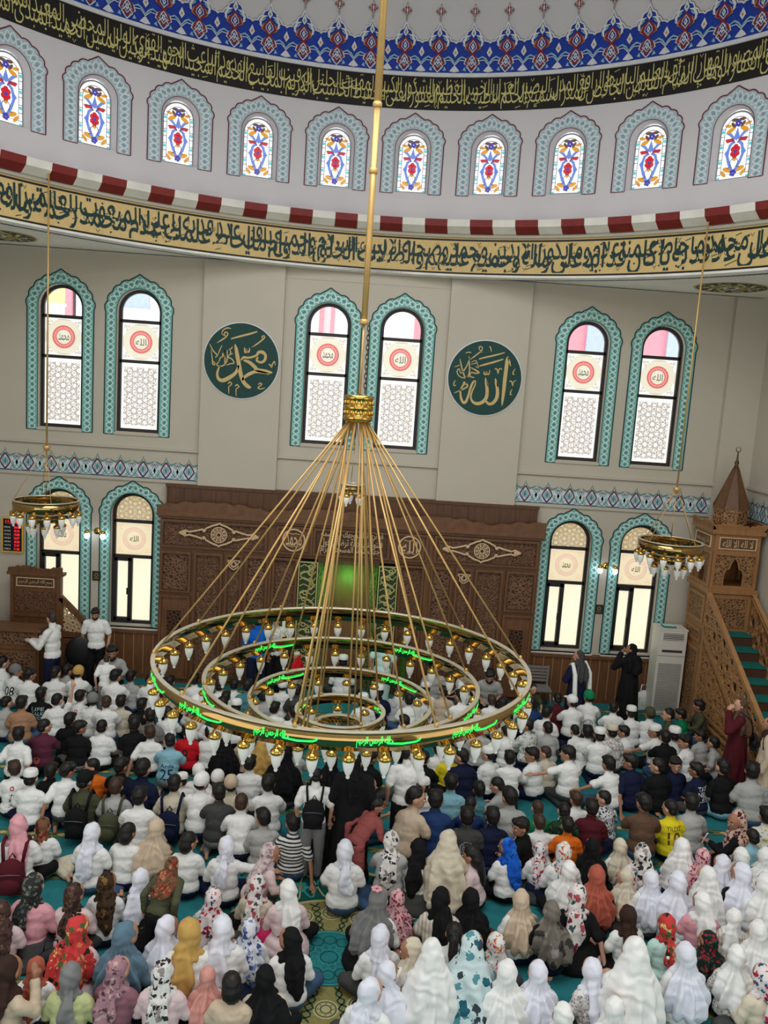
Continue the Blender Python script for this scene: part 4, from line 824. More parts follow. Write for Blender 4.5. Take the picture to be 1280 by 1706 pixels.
b = MB(); b.box(-hx-.06, hx+.06, yf-.06, yb+.04, 2.80, 2.90); b.build('ledge', [OAK], mb)
def kiosk_face(b, M, w_):
    hole = [(-.20, 2.95), (-.20, 3.18), (-.16, 3.28), (-.10, 3.30), (-.07, 3.42), (0, 3.52), (.07, 3.42), (.10, 3.30), (.16, 3.28), (.20, 3.18), (.20, 2.95)]
    vs, fs = cdt([(-w_, 2.9), (w_, 2.9), (w_, 3.70), (-w_, 3.70)], [hole]); b.add([M(p[0], p[1], 0) for p in vs], fs, 1); k = len(hole)
    b.add([M(p[0], p[1], 0) for p in hole]+[M(p[0], p[1], -.05) for p in hole], [(i, (i+1) % k, k+(i+1) % k, k+i) for i in range(k)], 0)
    framed(b, M, -w_, w_, 2.9, 3.62, .06, 0, .03, 0); b.ribbon(M, hole, .03, .014, 0); b.prism(M, rect(-w_, w_, 3.62, 3.98), -.04, .02, 0); b.prism(M, rect(-w_+.10, w_-.10, 3.70, 3.90), .02, .03, 2); framed(b, M, -w_+.08, w_-.08, 3.68, 3.92, .02, .02, .045, 3)
b = MB(); kiosk_face(b, FMm, hx); kiosk_face(b, LM, .45); kiosk_face(b, sidemap(hx, 0, 0, 1), .45); b.box(-hx, hx, yb-.04, yb, 2.9, 3.98, 0)
b.text(FMm, arabic('لا اله الا الله'), 0, 3.80, .60, .15, .04, 3); b.text(LM, arabic('محمد رسول الله'), 0, 3.80, .58, .14, .04, 3); b.build('kiosk', [OAK, OAKC, OAKD, LIGHTWOOD], mb)
b = MB(); b.box(-hx-.07, hx+.07, yf-.07, yb+.07, 3.98, 4.06); crest(b, flatmap(0, yf-.07, 0), -hx-.07, hx+.07, 4.06, .17, -.04, .0, 0, 3); crest(b, sidemap(-hx-.07, 0, 0, -1), yf-.07, yb+.07, 4.06, .17, -.04, 0, 0, 3); crest(b, sidemap(hx+.07, 0, 0, 1), yf-.07, yb+.07, 4.06, .17, -.04, 0, 0, 3); b.build('cornice', [OAK], mb)
b = MB(); b.lathe([(.34, 4.06), (.34, 4.38), (.36, 4.38), (.36, 4.44)], n=8, mi=1, smooth=False); b.lathe([(.37, 4.44), (.35, 4.48), (.10, 5.12), (.045, 5.24)], n=8, smooth=False)
for i in range(8):
    a = 2*pi*i/8; b.tube([(.36*cos(a), .36*sin(a), 4.46), (.05*cos(a), .05*sin(a), 5.24)], .012, 6)
b.build('roof_cone', [OAKD, OAKC], mb)
b = MB(); b.lathe([(.03, 5.22), (.05, 5.26), (.03, 5.30), (.045, 5.34), (.02, 5.40), (.012, 5.52), (.01, 5.54)], n=12); b.lathe([(.0, 5.53), (.02, 5.54), (0, 5.56)], n=8)
b.tube([(.045*cos(a), 0, 5.605+.05*sin(a)) for a in [radians(100)+radians(340)*i/20 for i in range(21)]], [.003+.006*sin(pi*i/20) for i in range(21)], 6); b.build('finial', [mat('finial_bronze', (86, 70, 48), .35, metal=.8)], mb)
st = MB(); ns = 10; sy0, sz0 = yf, 2.05; rise = .2; run = .335
for i in range(ns):
    z = sz0-rise*i; y = sy0-run*i; st.box(-hx+.06, hx-.06, y-run, y, 0, z-.02, 0); st.box(-hx+.07, hx-.07, y-run-.02, y, z-.02, z, 1)
st.build('stairs', [mat('riser_wood', (84, 52, 34), .6), STEPS], mb)
def slope(y): return sz0+.80+(y-sy0)*rise/run
yend = sy0-run*ns
for s in (-1, 1):
    M = sidemap(s*hx, 0, 0, s); b = MB(); y1_, y0_ = sy0, yend+.15
    for d0, d1 in ((.0, -.09), (-.80, -.92)): b.prism(M, [(y1_, slope(y1_)+d0), (y0_, slope(y0_)+d0), (y0_, slope(y0_)+d1), (y1_, slope(y1_)+d1)], -.05, .035, 0)
    lattice(b, M, [(y1_, slope(y1_)-.09), (y0_, slope(y0_)-.09), (y0_, slope(y0_)-.80), (y1_, slope(y1_)-.80)], .21, .026, -.01, .02, 0, 6)
    b.prism(M, rect(y0_-.10, y0_+.02, 0, slope(y0_)+.12), -.06, .05, 0); b.build('balustrade', [mat('oak_fretwork', (172, 126, 82), .45, var=.1)], mb)
    b = MB(); tri = [(y1_, .12), (y1_, slope(y1_)-.92), (y0_+.9, slope(y0_+.9)-.92), (y0_+.9, .12)]
    b.prism(M, [(y1_, 0), (y1_, slope(y1_)-.92), (y0_, max(.02, slope(y0_)-.92)), (y0_, 0)], -.04, -.02, 1); lattice(b, M, [(y1_-.1, .5), (y1_-.1, slope(y1_)-1.0), (y1_-1.7, .62), (y1_-1.7, .5)], .19, .026, -.02, .005, 0, 6); b.prism(M, rect(y0_, y1_, 0, .14), -.03, .03, 0); b.prism(M, rect(y1_-.09, y1_, 0, slope(y1_)-.9), -.03, .03, 0)
    for q in (.30, .45): b.prism(M, [(y1_, q), (y0_+.3, q), (y0_+.3, q+.05), (y1_, q+.05)], -.03, .02, 0)
    b.build('stair_side', [mat('oak_fretwork', (172, 126, 82), .45), OAKC], mb)

# ------------------------------------------------------------------ air conditioner, sconces, prayer-time board, plaques, chairs
ac = thing('air_conditioner', 'tall white floor-standing air conditioner between the right window and the minber', 'air conditioner', (6.60, 16.52, 0))
WPL = mat('white_plastic', (226, 222, 212), .4, var=.02); GRL = mat('grille_grey', (150, 148, 142), .5); MA = flatmap(0, -.20, 0)
b = MB(); b.box(-.29, .29, -.20, .20, .03, 1.86); b.box(-.27, .27, -.17, .18, 0, .03, 1); b.box(-.30, .30, -.21, .21, 1.84, 1.87); b.box(-.285, .285, -.206, -.2, 1.30, 1.31, 1); b.box(-.285, .285, -.206, -.2, .06, .07, 1); b.build('cabinet', [WPL, GRL], ac)
b = MB(); b.prism(MA, rect(-.20, .22, 1.64, 1.78), -.01, .004, 1)
for i in range(4): b.box(-.2, .22, -.225, -.2, 1.655+i*.034, 1.667+i*.034, 0)
b.build('air_outlet', [WPL, mat('outlet_dark', (52, 52, 50), .6)], ac)
b = MB(); b.prism(MA, rect(-.20, .22, 1.38, 1.43), 0, .005, 0); b.build('display_strip', [mat('display_dark', (70, 62, 50), .4), GRL], ac)
b = MB()
for i in range(30): b.box(-.24, .24, -.212, -.198, .14+i*.034, .156+i*.034, 0)
b.build('intake_grille', [GRL], ac)
b = MB(); b.box(-.13, .13, -.09, .09, 0, .03, 0); b.box(-.12, .12, -.08, .08, .03, .034, 1); o = b.build('folded_cloth', [STEPS, TEAL_L]); o.location = (6.55, 16.5, 1.872); o['label'] = 'folded turquoise cloth on top of the air conditioner'; o['category'] = 'cloth'
BULB = emat('lit_bulb', (226, 240, 255), 9.0)
for i, (x, z, lb) in enumerate(((-5.30, 3.05, 'brass double wall lamp, lit, between the two lower left windows'), (5.27, 2.97, 'brass double wall lamp, lit, between the two lower right windows'))):
    t = thing('wall_lamp', lb, 'wall lamp', (x, 16.99, z), 0, 'brass wall lamps'); b = MB(); b.lathe([(0, -.02), (.07, -.015), (.07, 0), (0, .01)], n=16); b.v = [(p[0], -p[2]-.01, p[1]) for p in b.v]; b.build('wall_plate', [GOLD], t)
    b = MB()
    for s in (-1, 1): b.tube([(0, -.02, 0), (s*.06, -.10, .03), (s*.13, -.14, .05), (s*.16, -.15, .03)], .010, 8); b.lathe([(.0, .04), (.05, .03), (.062, -.01), (.04, -.03), (0, -.03)], (s*.16, -.15, 0), 14)
    b.build('bracket', [GOLD], t)
    for s in (-1, 1): b = MB(); b.lathe([(.035, -.03), (.05, -.06), (.05, -.10), (.03, -.135), (0, -.14)], (s*.16, -.15, 0), 14); b.build('bulb', [BULB], t)
bd = thing('prayer_time_board', 'yellow-framed black digital prayer-time board on the wall at far left', 'display board', (-7.0, 16.98, 2.87)); M = flatmap(0, 0, 0)
b = MB(); framed(b, M, -.215, .215, -.36, .36, .024, 0, .05); b.build('frame', [mat('frame_yellow', (226, 178, 60), .4)], bd)
b = MB(); b.prism(M, rect(-.2, .2, -.345, .345), 0, .03, 0); b.build('screen', [mat('board_black', (18, 14, 16), .3)], bd)
LR = emat('led_red', (255, 40, 60), 1.6)
for i, t in enumerate(('IMSAK', 'GUNES', 'OGLE', 'IKINDI', 'AKSAM', 'YATSI', 'KIBLE')):
    b = MB(); b.text(M, t, -.17, .16-.075*i, .13, .034, .034, 0, 'l'); b.text(M, ('04:08', '05:42', '13:08', '16:57', '20:20', '21:47', '11:50')[i], .14, .16-.075*i, .11, .05, .034, 1, 'r'); b.build('time_row', [WHITE_T, LR], bd)
b = MB(); b.text(M, '11:26:40', .0, .27, .28, .075, .034, 0); b.build('clock_digits', [LR], bd)
for x, z, lb in ((-5.30, 2.11, 'small dark plaque with gold emblem between the lower left windows'), (5.22, 2.03, 'small dark plaque on the wall between the lower right windows')):
    t = thing('wall_plaque', lb, 'plaque', (x, 16.995, z), 0, 'small wall plaques'); b = MB(); b.prism(M, rect(-.085, .085, -.10, .10), 0, .015, 0); b.build('board', [mat('plaque_dark', (44, 42, 36), .5)], t); b = MB(); b.ring(M, (0, .02), .025, .04, .018, 0, 16); b.ribbon(M, [(-.05, -.05), (.05, -.05)], .012, .018, 0); b.build('emblem', [mat('plaque_gold', (150, 140, 84), .5)], t)
def office_chair(x, y, rz, lb):
    t = thing('office_chair', lb, 'chair', (x, y, 0), rz); K = mat('black_leather', (22, 22, 26), .45); b = MB(); b.ell((0, 0, .46), (.25, .25, .06), 14); b.build('seat', [K], t)
    b = MB(); b.ell((0, -.24, .80), (.27, .05, .33), 16); b.build('backrest', [K], t)
    for s in (-1, 1): b = MB(); b.tube([(s*.25, -.18, .5), (s*.29, -.15, .66), (s*.29, .12, .66), (s*.26, .12, .5)], .022, 8); b.build('armrest', [K], t)
    b = MB(); b.tube([(0, 0, .42), (0, 0, .1)], .03, 8)
    for i in range(5): b.tube([(0, 0, .12), (.27*cos(i*1.257), .27*sin(i*1.257), .06)], .02, 6)
    b.build('base', [K], t)
    for i in range(5): b = MB(); b.ell((.27*cos(i*1.257), .27*sin(i*1.257), .03), (.03, .03, .03), 8); b.build('caster', [K], t)
office_chair(-5.33, 16.2, .2, 'black swivel chair behind the preacher in the white shirt')
t = thing('plastic_chair', 'grey plastic chair against the wood boarding, left of the woman in navy', 'chair', (3.99, 16.45, 0), pi); K = mat('grey_plastic', (128, 126, 122), .4)
b = MB(); b.box(-.22, .22, -.2, .22, .41, .44); b.build('seat', [K], t); b = MB(); b.box(-.22, -.18, -.24, -.2, .44, .84); b.box(.18, .22, -.24, -.2, .44, .84)
for i in range(5): b.box(-.2, .2, -.235, -.21, .50+i*.07, .545+i*.07)
b.build('backrest', [K], t)
for sx in (-1, 1):
    for s2 in (-1, 1): b = MB(); b.tube([(sx*.19, s2*.18, .42), (sx*.22, s2*.22, 0)], .018, 8); b.build('leg', [K], t)
for x, lb in ((-1.28, 'green candle pillar with gold top left of the niche'), (1.18, 'green candle pillar with gold top right of the niche')):
    t = thing('candle_stand', lb, 'candle stand', (X0+x, 16.30, 0), 0, 'candle pillars flanking the niche'); b = MB(); b.lathe([(.10, 0), (.10, .05), (.075, .08), (.075, 1.22), (.09, 1.24)], n=16); b.build('shaft', [mat('pillar_green', (66, 96, 34), .4, var=.2, scale=14)], t)
    b = MB(); b.lathe([(.09, 1.24), (.11, 1.26), (.10, 1.30), (.06, 1.34), (.07, 1.40), (.05, 1.44), (0, 1.44)], n=16); b.build('candle_cup', [GOLD], t)
    b = MB(); b.lathe([(.035, 1.44), (.035, 1.60), (0, 1.605)], n=12); b.build('candle', [mat('candle_wax', (230, 226, 190), .5)], t)

# ------------------------------------------------------------------ chandeliers
LAMPGLASS = mat('lamp_glass', (236, 234, 228), .10, var=.03, emit=.10, spec=.8); RIMW = mat('ring_rim', (214, 204, 180), .3, metal=.5, var=.05); CABLE = mat('brass_cable', (206, 168, 104), .35, metal=.4)
LED = emat('led_green', (40, 255, 90), 2.6)
RINGM = mat('mirror_brass', (178, 146, 92), .07, metal=1.0, var=.03); lm = MB(); lm.lathe([(.0, .02), (.006, .02), (.006, -.03), (.022, -.035), (.045, -.05), (.060, -.068), (.062, -.085), (.052, -.10), (.0, -.10)], n=14, mi=0); lm.lathe([(.050, -.10), (.054, -.125), (.044, -.18), (.026, -.225), (.014, -.24), (.020, -.255), (.012, -.27), (0, -.272)], n=14, mi=1)
LAMPM = lm.mesh('lamp', [GOLD, LAMPGLASS])
def ringpart(parent, R_, z, band, nl, leds=0, inner=0, drop=0.0, sc=1.0, lamps=True):
    b = MB(); b.lathe([(R_-.012, 0), (R_+.012, 0), (R_+.012, -band), (R_-.012, -band), (R_-.012, 0)], n=96, smooth=False); b.lathe([(R_-.024, .0), (R_+.024, .0), (R_+.024, .016), (R_-.024, .016), (R_-.024, 0)], n=96, mi=1, smooth=False)
    r = b.build('ring', [RINGM, RIMW], parent); r.location = (0, 0, z)
    for p in r.data.polygons: p.use_smooth = abs(p.normal.z) < .3
    for i in range(nl):
        a = 2*pi*(i+.35)/nl; o = link(LAMPM, 'lamp', r); o.location = (R_*cos(a), R_*sin(a), -band-drop); o.scale = (sc, sc, sc)
    for cnt, side in ((leds, 1), (inner, -1)):
        for i in range(cnt):
            a0 = 2*pi*(i+.5)/cnt; wdt = min(.62, 2*pi*R_/cnt*.86); b = MB()
            M = (lambda u, v, h: Vector(((R_+.014+h)*sin(a0+u/R_), -(R_+.014+h)*cos(a0+u/R_), v))) if side > 0 else (lambda u, v, h: Vector(((R_-.014-h)*sin(a0+u/R_), (R_-.014-h)*cos(a0+u/R_), v)))
            b.text(M, arabic('الله الرحمن الرحيم'), -wdt*.24, -band*.45, wdt*.50, band*.62, .004, 0); b.ribbon(M, [(-.02, -band*.55), (wdt*.2, -band*.62), (wdt*.42, -band*.56), (wdt*.48, -band*.46), (wdt*.48, -band*.36)], .014, .004, 0); b.ribbon(M, [(wdt*.05, -band*.55), (wdt*.05, -band*.42)], .012, .004, 0)
            b.build('led_inscription', [LED], r)
    return r
ch = thing('chandelier', 'huge tiered brass ring chandelier with glass lamps hanging under the dome', 'chandelier', (X0, YC, 0))
TI = ((2.14, 3.20, .17, 40, 14, 0), (1.58, 2.94, .14, 28, 8, 5), (1.06, 2.70, .12, 18, 5, 4), (.51, 2.55, .10, 9, 0, 2), (.28, 2.38, .09, 5, 0, 0))
for R_, z, bd_, nl, le, inn in TI: ringpart(ch, R_, z, bd_, nl, le, inn)
b = MB(); b.lathe([(.0, 5.92), (.11, 5.92), (.165, 5.95), (.165, 5.99), (.155, 6.0), (.155, 6.06), (.165, 6.07), (.165, 6.10), (.155, 6.11), (.155, 6.17), (.165, 6.18), (.165, 6.22), (.06, 6.22), (0, 6.25)], n=28)
for i in range(18):
    a = 2*pi*i/18
    for z in (6.03, 6.14): b.ell((.158*cos(a), .158*sin(a), z), (.018, .018, .022), 8)
b.build('hub', [GOLD], ch)
b = MB(); b.tube([(0, 0, 6.2), (0, 0, 7.05)], .013, 8); b.tube([(0, 0, 7.0), (0, 0, 9.3)], .034, 12); b.tube([(0, 0, 9.25), (0, 0, 20.3)], .040, 12)
for z in (7.02, 8.6, 9.27, 10.9, 12.2): b.lathe([(.036, -.03), (.05, -.02), (.05, .02), (.036, .03)], (0, 0, z), 12)
b.build('rod', [CABLE], ch)
b = MB()
for i in range(14): b.tube([(.055+(.014*cos(a) if i % 2 else 0), (0 if i % 2 else .014*cos(a)), 6.28+i*.052+.034*sin(a)) for a in [2*pi*j/10 for j in range(10)]], .006, 6, closed=True)
b.build('chain', [mat('chain_steel', (66, 62, 58), .4, metal=.6)], ch)
for (R_, z, bd_, *_), k, ph in zip(TI, (10, 6, 6, 4, 3), (.13, .3, .2, .5, .9)):
    for i in range(k):
        a = 2*pi*i/k+ph; b = MB(); b.tube([(.10*cos(a), .10*sin(a), 5.94), (R_*cos(a), R_*sin(a), z+.01)], .011, 7); b.ell((R_*cos(a), R_*sin(a), z+.03), (.022, .022, .03), 8); b.build('cable', [CABLE], ch)
sm_ = thing('small_chandelier', 'little gold lamp ring on the cables inside the big chandelier, below its hub', 'chandelier', (X0-.02, YC, 5.19)); ringpart(sm_, .115, .03, .07, 5, sc=.62)
b = MB()
for i in range(3): a = 2*pi*i/3+.4; b.tube([(.115*cos(a), .115*sin(a), .04), (0.01, 0, .74)], .004, 5)
b.build('chain', [GOLD], sm_)
for x, y, zt, lb in ((-5.355, 14.35, 9.42, 'small brass ring chandelier with glass lamps, in front of the left windows'), (5.46, 14.11, 9.38, 'small brass ring chandelier with glass lamps, in front of the right windows')):
    t = thing('small_chandelier', lb, 'chandelier', (x, y, 0), 0, 'side chandeliers'); ringpart(t, .53, 4.04, .17, 14, sc=1.05, drop=-.02); ringpart(t, .27, 3.80, .12, 8, sc=1.0)
    b = MB(); b.tube([(0, 0, 4.95), (0, 0, zt)], .016, 8); b.lathe([(.012, -.10), (.05, -.05), (.07, .0), (.02, .02)], (0, 0, 4.97), 14); b.build('rod', [CABLE], t)
    for i in range(4): a = 2*pi*i/4+.5; b = MB(); b.tube([(.03*cos(a), .03*sin(a), 4.93), (.53*cos(a), .53*sin(a), 4.05)], .006, 6); b.build('chain', [CABLE], t)
    b = MB(); b.tube([(0, 0, 4.93), (0, 0, 3.8)], .006, 6); b.lathe([(.0, 3.66), (.05, 3.69), (.08, 3.76), (.27, 3.79), (.27, 3.80), (.0, 3.80)], n=20); b.build('stem', [GOLD], t)
# ------------------------------------------------------------------ people
def vE(c, r, n=16, R=None):
    b = MB(); b.ell((0, 0, 0), r, n); vs = [Vector(p) for p in b.v]
    if R: vs = [R @ p for p in vs]
    return [p+Vector(c) for p in vs], b.f
def vC(p0, p1, r0, r1, n=12):
    p0, p1 = Vector(p0), Vector(p1); d = p1-p0; l = d.length or 1e-6; z = d/l; x = z.orthogonal().normalized(); y = z.cross(x); prof = []
    for i in range(4): a = -pi/2+pi/2*i/4; prof.append((r0*cos(a) if i else 1e-4, r0*sin(a)))
    prof.append((r0, 0)); prof.append((r1, l))
    for i in range(1, 5): a = pi/2*i/4; prof.append((r1*cos(a) if i < 4 else 1e-4, l+r1*sin(a)))
    vs = [p0+z*h+(x*cos(2*pi*j/n)+y*sin(2*pi*j/n))*r for r, h in prof for j in range(n)]
    fs = [(i*n+j, i*n+(j+1) % n, (i+1)*n+(j+1) % n, (i+1)*n+j) for i in range(len(prof)-1) for j in range(n)]
    fs.append(tuple(range(n-1, -1, -1))); k = (len(prof)-1)*n; fs.append(tuple(k+j for j in range(n)))
    return vs, fs
def vL(secs, n=24):
    vs = [Vector((cx+rx*cos(2*pi*j/n), cy_+ry*sin(2*pi*j/n), z)) for cx, cy_, z, rx, ry in secs for j in range(n)]
    fs = [(i*n+j, i*n+(j+1) % n, (i+1)*n+(j+1) % n, (i+1)*n+j) for i in range(len(secs)-1) for j in range(n)]
    if secs[0][2] > secs[-1][2]: fs = [tuple(reversed(f)) for f in fs]
    k = (len(secs)-1)*n; a, c = tuple(range(n-1, -1, -1)), tuple(k+j for j in range(n))
    if secs[0][2] > secs[-1][2]: a, c = tuple(reversed(a)), tuple(reversed(c))
    return vs, fs+[a, c]
def xf(X, prims): return [([X @ p for p in v], f) for v, f in prims]
def blob(name, prims, voxel, it=4, disp=None):
    """fuse overlapping closed shapes into one continuous skin"""
    b = MB()
    for v, f in prims: b.add(v, f)
    me = bpy.data.meshes.new('blob'); me.from_pydata([tuple(p) for p in b.v], [], b.f); o = bpy.data.objects.new('blob', me); COL.objects.link(o)
    r = o.modifiers.new('r', 'REMESH'); r.mode = 'VOXEL'; r.voxel_size = voxel
    s = o.modifiers.new('s', 'SMOOTH'); s.factor = .5; s.iterations = it
    bpy.context.view_layer.update(); out = bpy.data.meshes.new_from_object(o.evaluated_get(bpy.context.evaluated_depsgraph_get()))
    bpy.data.objects.remove(o); bpy.data.meshes.remove(me); out.name = name
    if disp:
        nm = [v.normal.copy() for v in out.vertices]
        for v, n_ in zip(out.vertices, nm): v.co = v.co + n_*disp(v.co)
    out.polygons.foreach_set('use_smooth', [True]*len(out.polygons)); out.materials.append(None); out.update(); return out
def wrinkle(a=.007, sc=11):
    return lambda c: .003+a*(abs(noise.noise(Vector((c.x*sc*.8, c.y*sc*.8, c.z*sc*1.6))))+.5*abs(noise.noise(c*sc*2.4)))
def folds(z0, a=.014, n=9, L=.32, seed=0):
    def f(c):
        t = max(0, min(1, (z0-c.z)/L)); an = atan2(c.x, -c.y); w_ = noise.noise(Vector((c.x*3, c.y*3, c.z*2.5+seed)))
        return a*t*sin(n*an+4.5*w_+seed)+.006*noise.noise(c*14)
    return f
def lerp(a, c, t): return Vector(a)+(Vector(c)-Vector(a))*t
def handp(w, d, s, sc=1.0):
    """palm, four bent fingers of unequal length and a thumb leaving the side of the palm"""
    w, d = Vector(w), Vector(d).normalized(); dn = Vector((0, 0, -1)); sd = d.cross(dn)
    if sd.length < .1: dn = Vector((0, 1, 0)); sd = d.cross(dn)
    sd = sd.normalized(); dn = sd.cross(d).normalized() * (1 if sd.cross(d).z < 0 else -1)
    P = [vC(w, w+d*.065*sc, .027*sc, .036*sc)]
    for i, l in enumerate((.06, .072, .068, .052)):
        q = w+d*.085*sc+sd*((i-1.5)*.021*sc*s); m_ = q+d*l*.55*sc+dn*.006; P += [vC(q-d*.02*sc, m_, .0105*sc, .0095*sc, 8), vC(m_, m_+d*l*.45*sc+dn*.02*sc, .0095*sc, .008*sc, 8)]
    t = w+d*.025*sc-sd*.03*sc*s; P += [vC(t, t+d*.035*sc-sd*.025*sc*s, .013*sc, .011*sc, 8), vC(t+d*.035*sc-sd*.025*sc*s, t+d*.065*sc-sd*.026*sc*s+dn*.01, .011*sc, .009*sc, 8)]
    return P
SEAT_ARMS = {   # (elbow, wrist, hand direction) right side; mirrored for the left
 'cross': ((.20, .05, .27), (.10, .22, .17), (-.5, .8, -.2)), 'back': ((.23, -.09, .25), (.26, -.20, .06), (.3, -.9, -.3)), 'knees': ((.20, .12, .30), (.13, .30, .27), (-.4, .8, 0)),
 'raise': ((.21, .03, .62), (.24, .06, .84), (0, .1, 1)), 'reach': ((.33, .03, .40), (.50, .08, .36), (.9, .2, 0)), 'face': ((.19, .14, .34), (.10, .20, .52), (-.2, .1, 1)), 'hold': ((.20, .14, .30), (.10, .29, .36), (-.2, .8, .3)), 'head': ((.30, .06, .58), (.10, .02, .66), (-.9, 0, .2))}
STAND_ARMS = {'cross': ((.26, -.03, 1.14), (.24, .06, .90), (0, .3, -1)), 'phone': ((.28, .16, 1.22), (.13, .17, 1.50), (-.3, -.1, 1)), 'face': ((.26, .18, 1.22), (.07, .19, 1.49), (-.3, -.2, 1)), 'hold': ((.25, .12, 1.14), (.12, .36, 1.20), (-.2, .9, .2)), 'reach': ((.30, .22, 1.2), (.30, .48, 1.16), (0, 1, 0)), 'belly': ((.27, .05, 1.15), (.10, .22, 1.12), (-.9, .3, 0))}
PROTO = {}
def proto(stand, pose, armL, armR, hy, lean, hp, part, var=0):
    key = (stand, pose, armL, armR, hy, lean, hp, part, var)
    if part in ('trousers', 'skirt', 'shoes'): key = (stand, pose, 0, 0, 0, 0, 0, part, var)
    if key in PROTO: return PROTO[key]
    up = .11 if pose == 'kneel' and not stand else 0.0
    base = Vector((0, 0, .9 if stand else .10+up)); T = Matrix.Translation(base) @ Matrix.Rotation(-radians(lean), 4, 'X') @ Matrix.Translation(-base) @ Matrix.Translation((0, 0, up))
    npos = T @ Vector((0, .012, 1.50 if stand else .525))
    HM = Matrix.Translation(npos) @ Matrix.Rotation(-radians(hy), 4, 'Z') @ Matrix.Rotation(-radians(hp), 4, 'X') @ Matrix.Scale(1.04 if stand else 1.03, 4)
    sh = .18 if stand else .138; shz = 1.392 if stand else .430; A = STAND_ARMS if stand else SEAT_ARMS
    arms = []
    for s, nm in ((-1, armL), (1, armR)):
        e, w_, d = A[nm]; S_ = T @ Vector((s*sh, .01, shz)); dz = Vector((0, 0, up)); mv = lambda p: Vector((s*p[0], p[1], p[2]))+dz
        e, w_ = mv(e), mv(w_)
        if nm not in ('back',): e, w_ = lerp(e, T @ (e-dz), .6), (lerp(w_, T @ (w_-dz), .6) if nm != 'cross' or stand else w_)
        arms.append((S_, e, w_, Vector((s*d[0], d[1], d[2])), s))
    # legs
    legs = []
    for s in (-1, 1):
        if stand:
            if pose == 'kneelup': legs.append(((s*.09, 0, .88), (s*.10, .06, .46), (s*.11, -.02, .08), (s*.11, .13, .04)))
            else: k = .06 if pose == 'step' and s > 0 else 0; legs.append(((s*.09, 0, .88), (s*(.10+k*.4), .02+k, .48), (s*(.10+k), -.02+k, .08), (s*(.12+k), .13+k, .035)))
        elif pose == 'kneel': legs.append(((s*.09, .03, .18), (s*.14, .32, .08), (s*.10, -.08, .06), (s*.08, -.20, .045)))
        elif pose == 'hug': legs.append(((s*.09, .04, .09), (s*.12, .27, .34), (s*.10, .36, .07), (s*.10, .46, .035)))
        elif pose == 'side': legs.append(((s*.09, .04, .09), (.17+s*.12, .22+s*.03, .09), (.34, .0+s*.05, .05), (.40, -.08+s*.05, .04)))
        else: legs.append(((s*.09, .04, .09), (s*.29, .20, .12), (-s*.03, .28, .06), (-s*.11, .27, .045)))
    k = 1.0 if stand else .80
    headp = [vE((0, .008, .13), (.074, .09, .09)), vE((0, .042, .085), (.059, .058, .068)), vE((0, .072, .045), (.030, .028, .024)), vC((0, .098, .118), (0, .116, .094), .010, .014, 8), vE((0, .075, .137), (.05, .024, .016)),
             vE((.075, .004, .108), (.013, .024, .032)), vE((-.075, .004, .108), (.013, .024, .032)), vC((0, -.008, -.05), (0, .01, .06), .045, .042)]
    if part == 'body':
        P = xf(HM, headp)
        if stand: tr = [vE((0, 0, .95), (.15, .11, .12)), vE((0, 0, 1.12), (.14, .10, .18)), vE((0, 0, 1.27), (.15, .10, .15)), vC((-.12, 0, 1.39), (.12, 0, 1.39), .040, .040), vC((0, 0, 1.40), (0, .01, 1.54), .050, .045)]
        else: tr = [vE((0, 0, .13), (.14, .115, .11)), vE((0, 0, .27), (.115, .09, .15)), vE((0, .005, .37), (.122, .08, .11)), vC((-.10, .01, .43), (.10, .01, .43), .036, .036), vC((0, .01, .44), (0, .015, .56), .042, .044)]
        P += xf(T, tr)
        for S_, e, w_, d, s in arms: P += [vC(S_, e, .041*k, .037*k), vC(e, w_, .036*k, .026*k)] + handp(w_, d, s, .95 if stand else .82)
        for h_, kn, an, ft in legs: P += [vC(h_, kn, .075*k, .055*k), vC(kn, an, .052*k, .036*k), vC(an, ft, .036*k, .030*k)]
        me = blob('body', P, .0125 if not stand else .013, 3)
    elif part == 'shirt':      # var 0 short sleeves, 1 long sleeves, 2 long loose tunic
        if stand: tr = [vE((0, 0, .95), (.175, .135, .13)), vE((0, 0, 1.12), (.16, .125, .19)), vE((0, 0, 1.29), (.178, .125, .17)), vC((-.145, 0, 1.405), (.145, 0, 1.405), .060, .060), vC((0, 0, 1.45), (0, .01, 1.515), .062, .056)]
        else: tr = [vE((0, 0, .135), (.168, .140, .125)), vE((0, .0, .27), (.146, .118, .16)), vE((0, .005, .39), (.148, .104, .13)), vC((-.118, .01, .440), (.118, .01, .440), .055, .055), vC((0, .005, .44), (0, .01, .48), .09, .06), vC((0, .01, .47), (0, .015, .527), .058, .052)]
        P = xf(T, tr)
        for S_, e, w_, d, s in arms:
            P.append(vC(S_, lerp(S_, e, .70 if var == 0 else 1), .060*k, .064*k if var == 0 else .050*k))
            if var: P.append(vC(e, lerp(e, w_, .93), .049*k, .041*k))
        if var == 2: P += [vL([(0, .03, .005, .24, .24), (0, .02, .09, .235, .22), (0, 0, .2, .17, .15)])] if not stand else [vL([(0, 0, .5, .21, .17), (0, 0, .95, .18, .14)])]
        me = blob('shirt', P, .015, 3, wrinkle(.014 if not stand else .014, 9))
    elif part == 'dress':
        P = xf(T, [vL([(0, 0, .03, .27, .24), (0, 0, .10, .262, .232), (0, 0, .5, .225, .195), (0, 0, .9, .20, .165), (0, 0, 1.15, .18, .14), (0, 0, 1.34, .195, .135)]), vE((0, 0, 1.3), (.195, .135, .17)), vC((-.145, 0, 1.415), (.145, 0, 1.415), .074, .074), vC((0, 0, 1.43), (0, .01, 1.51), .07, .06)])
        for S_, e, w_, d, s in arms: P += [vC(S_, e, .076, .07), vC(e, lerp(e, w_, .95), .066, .06)]
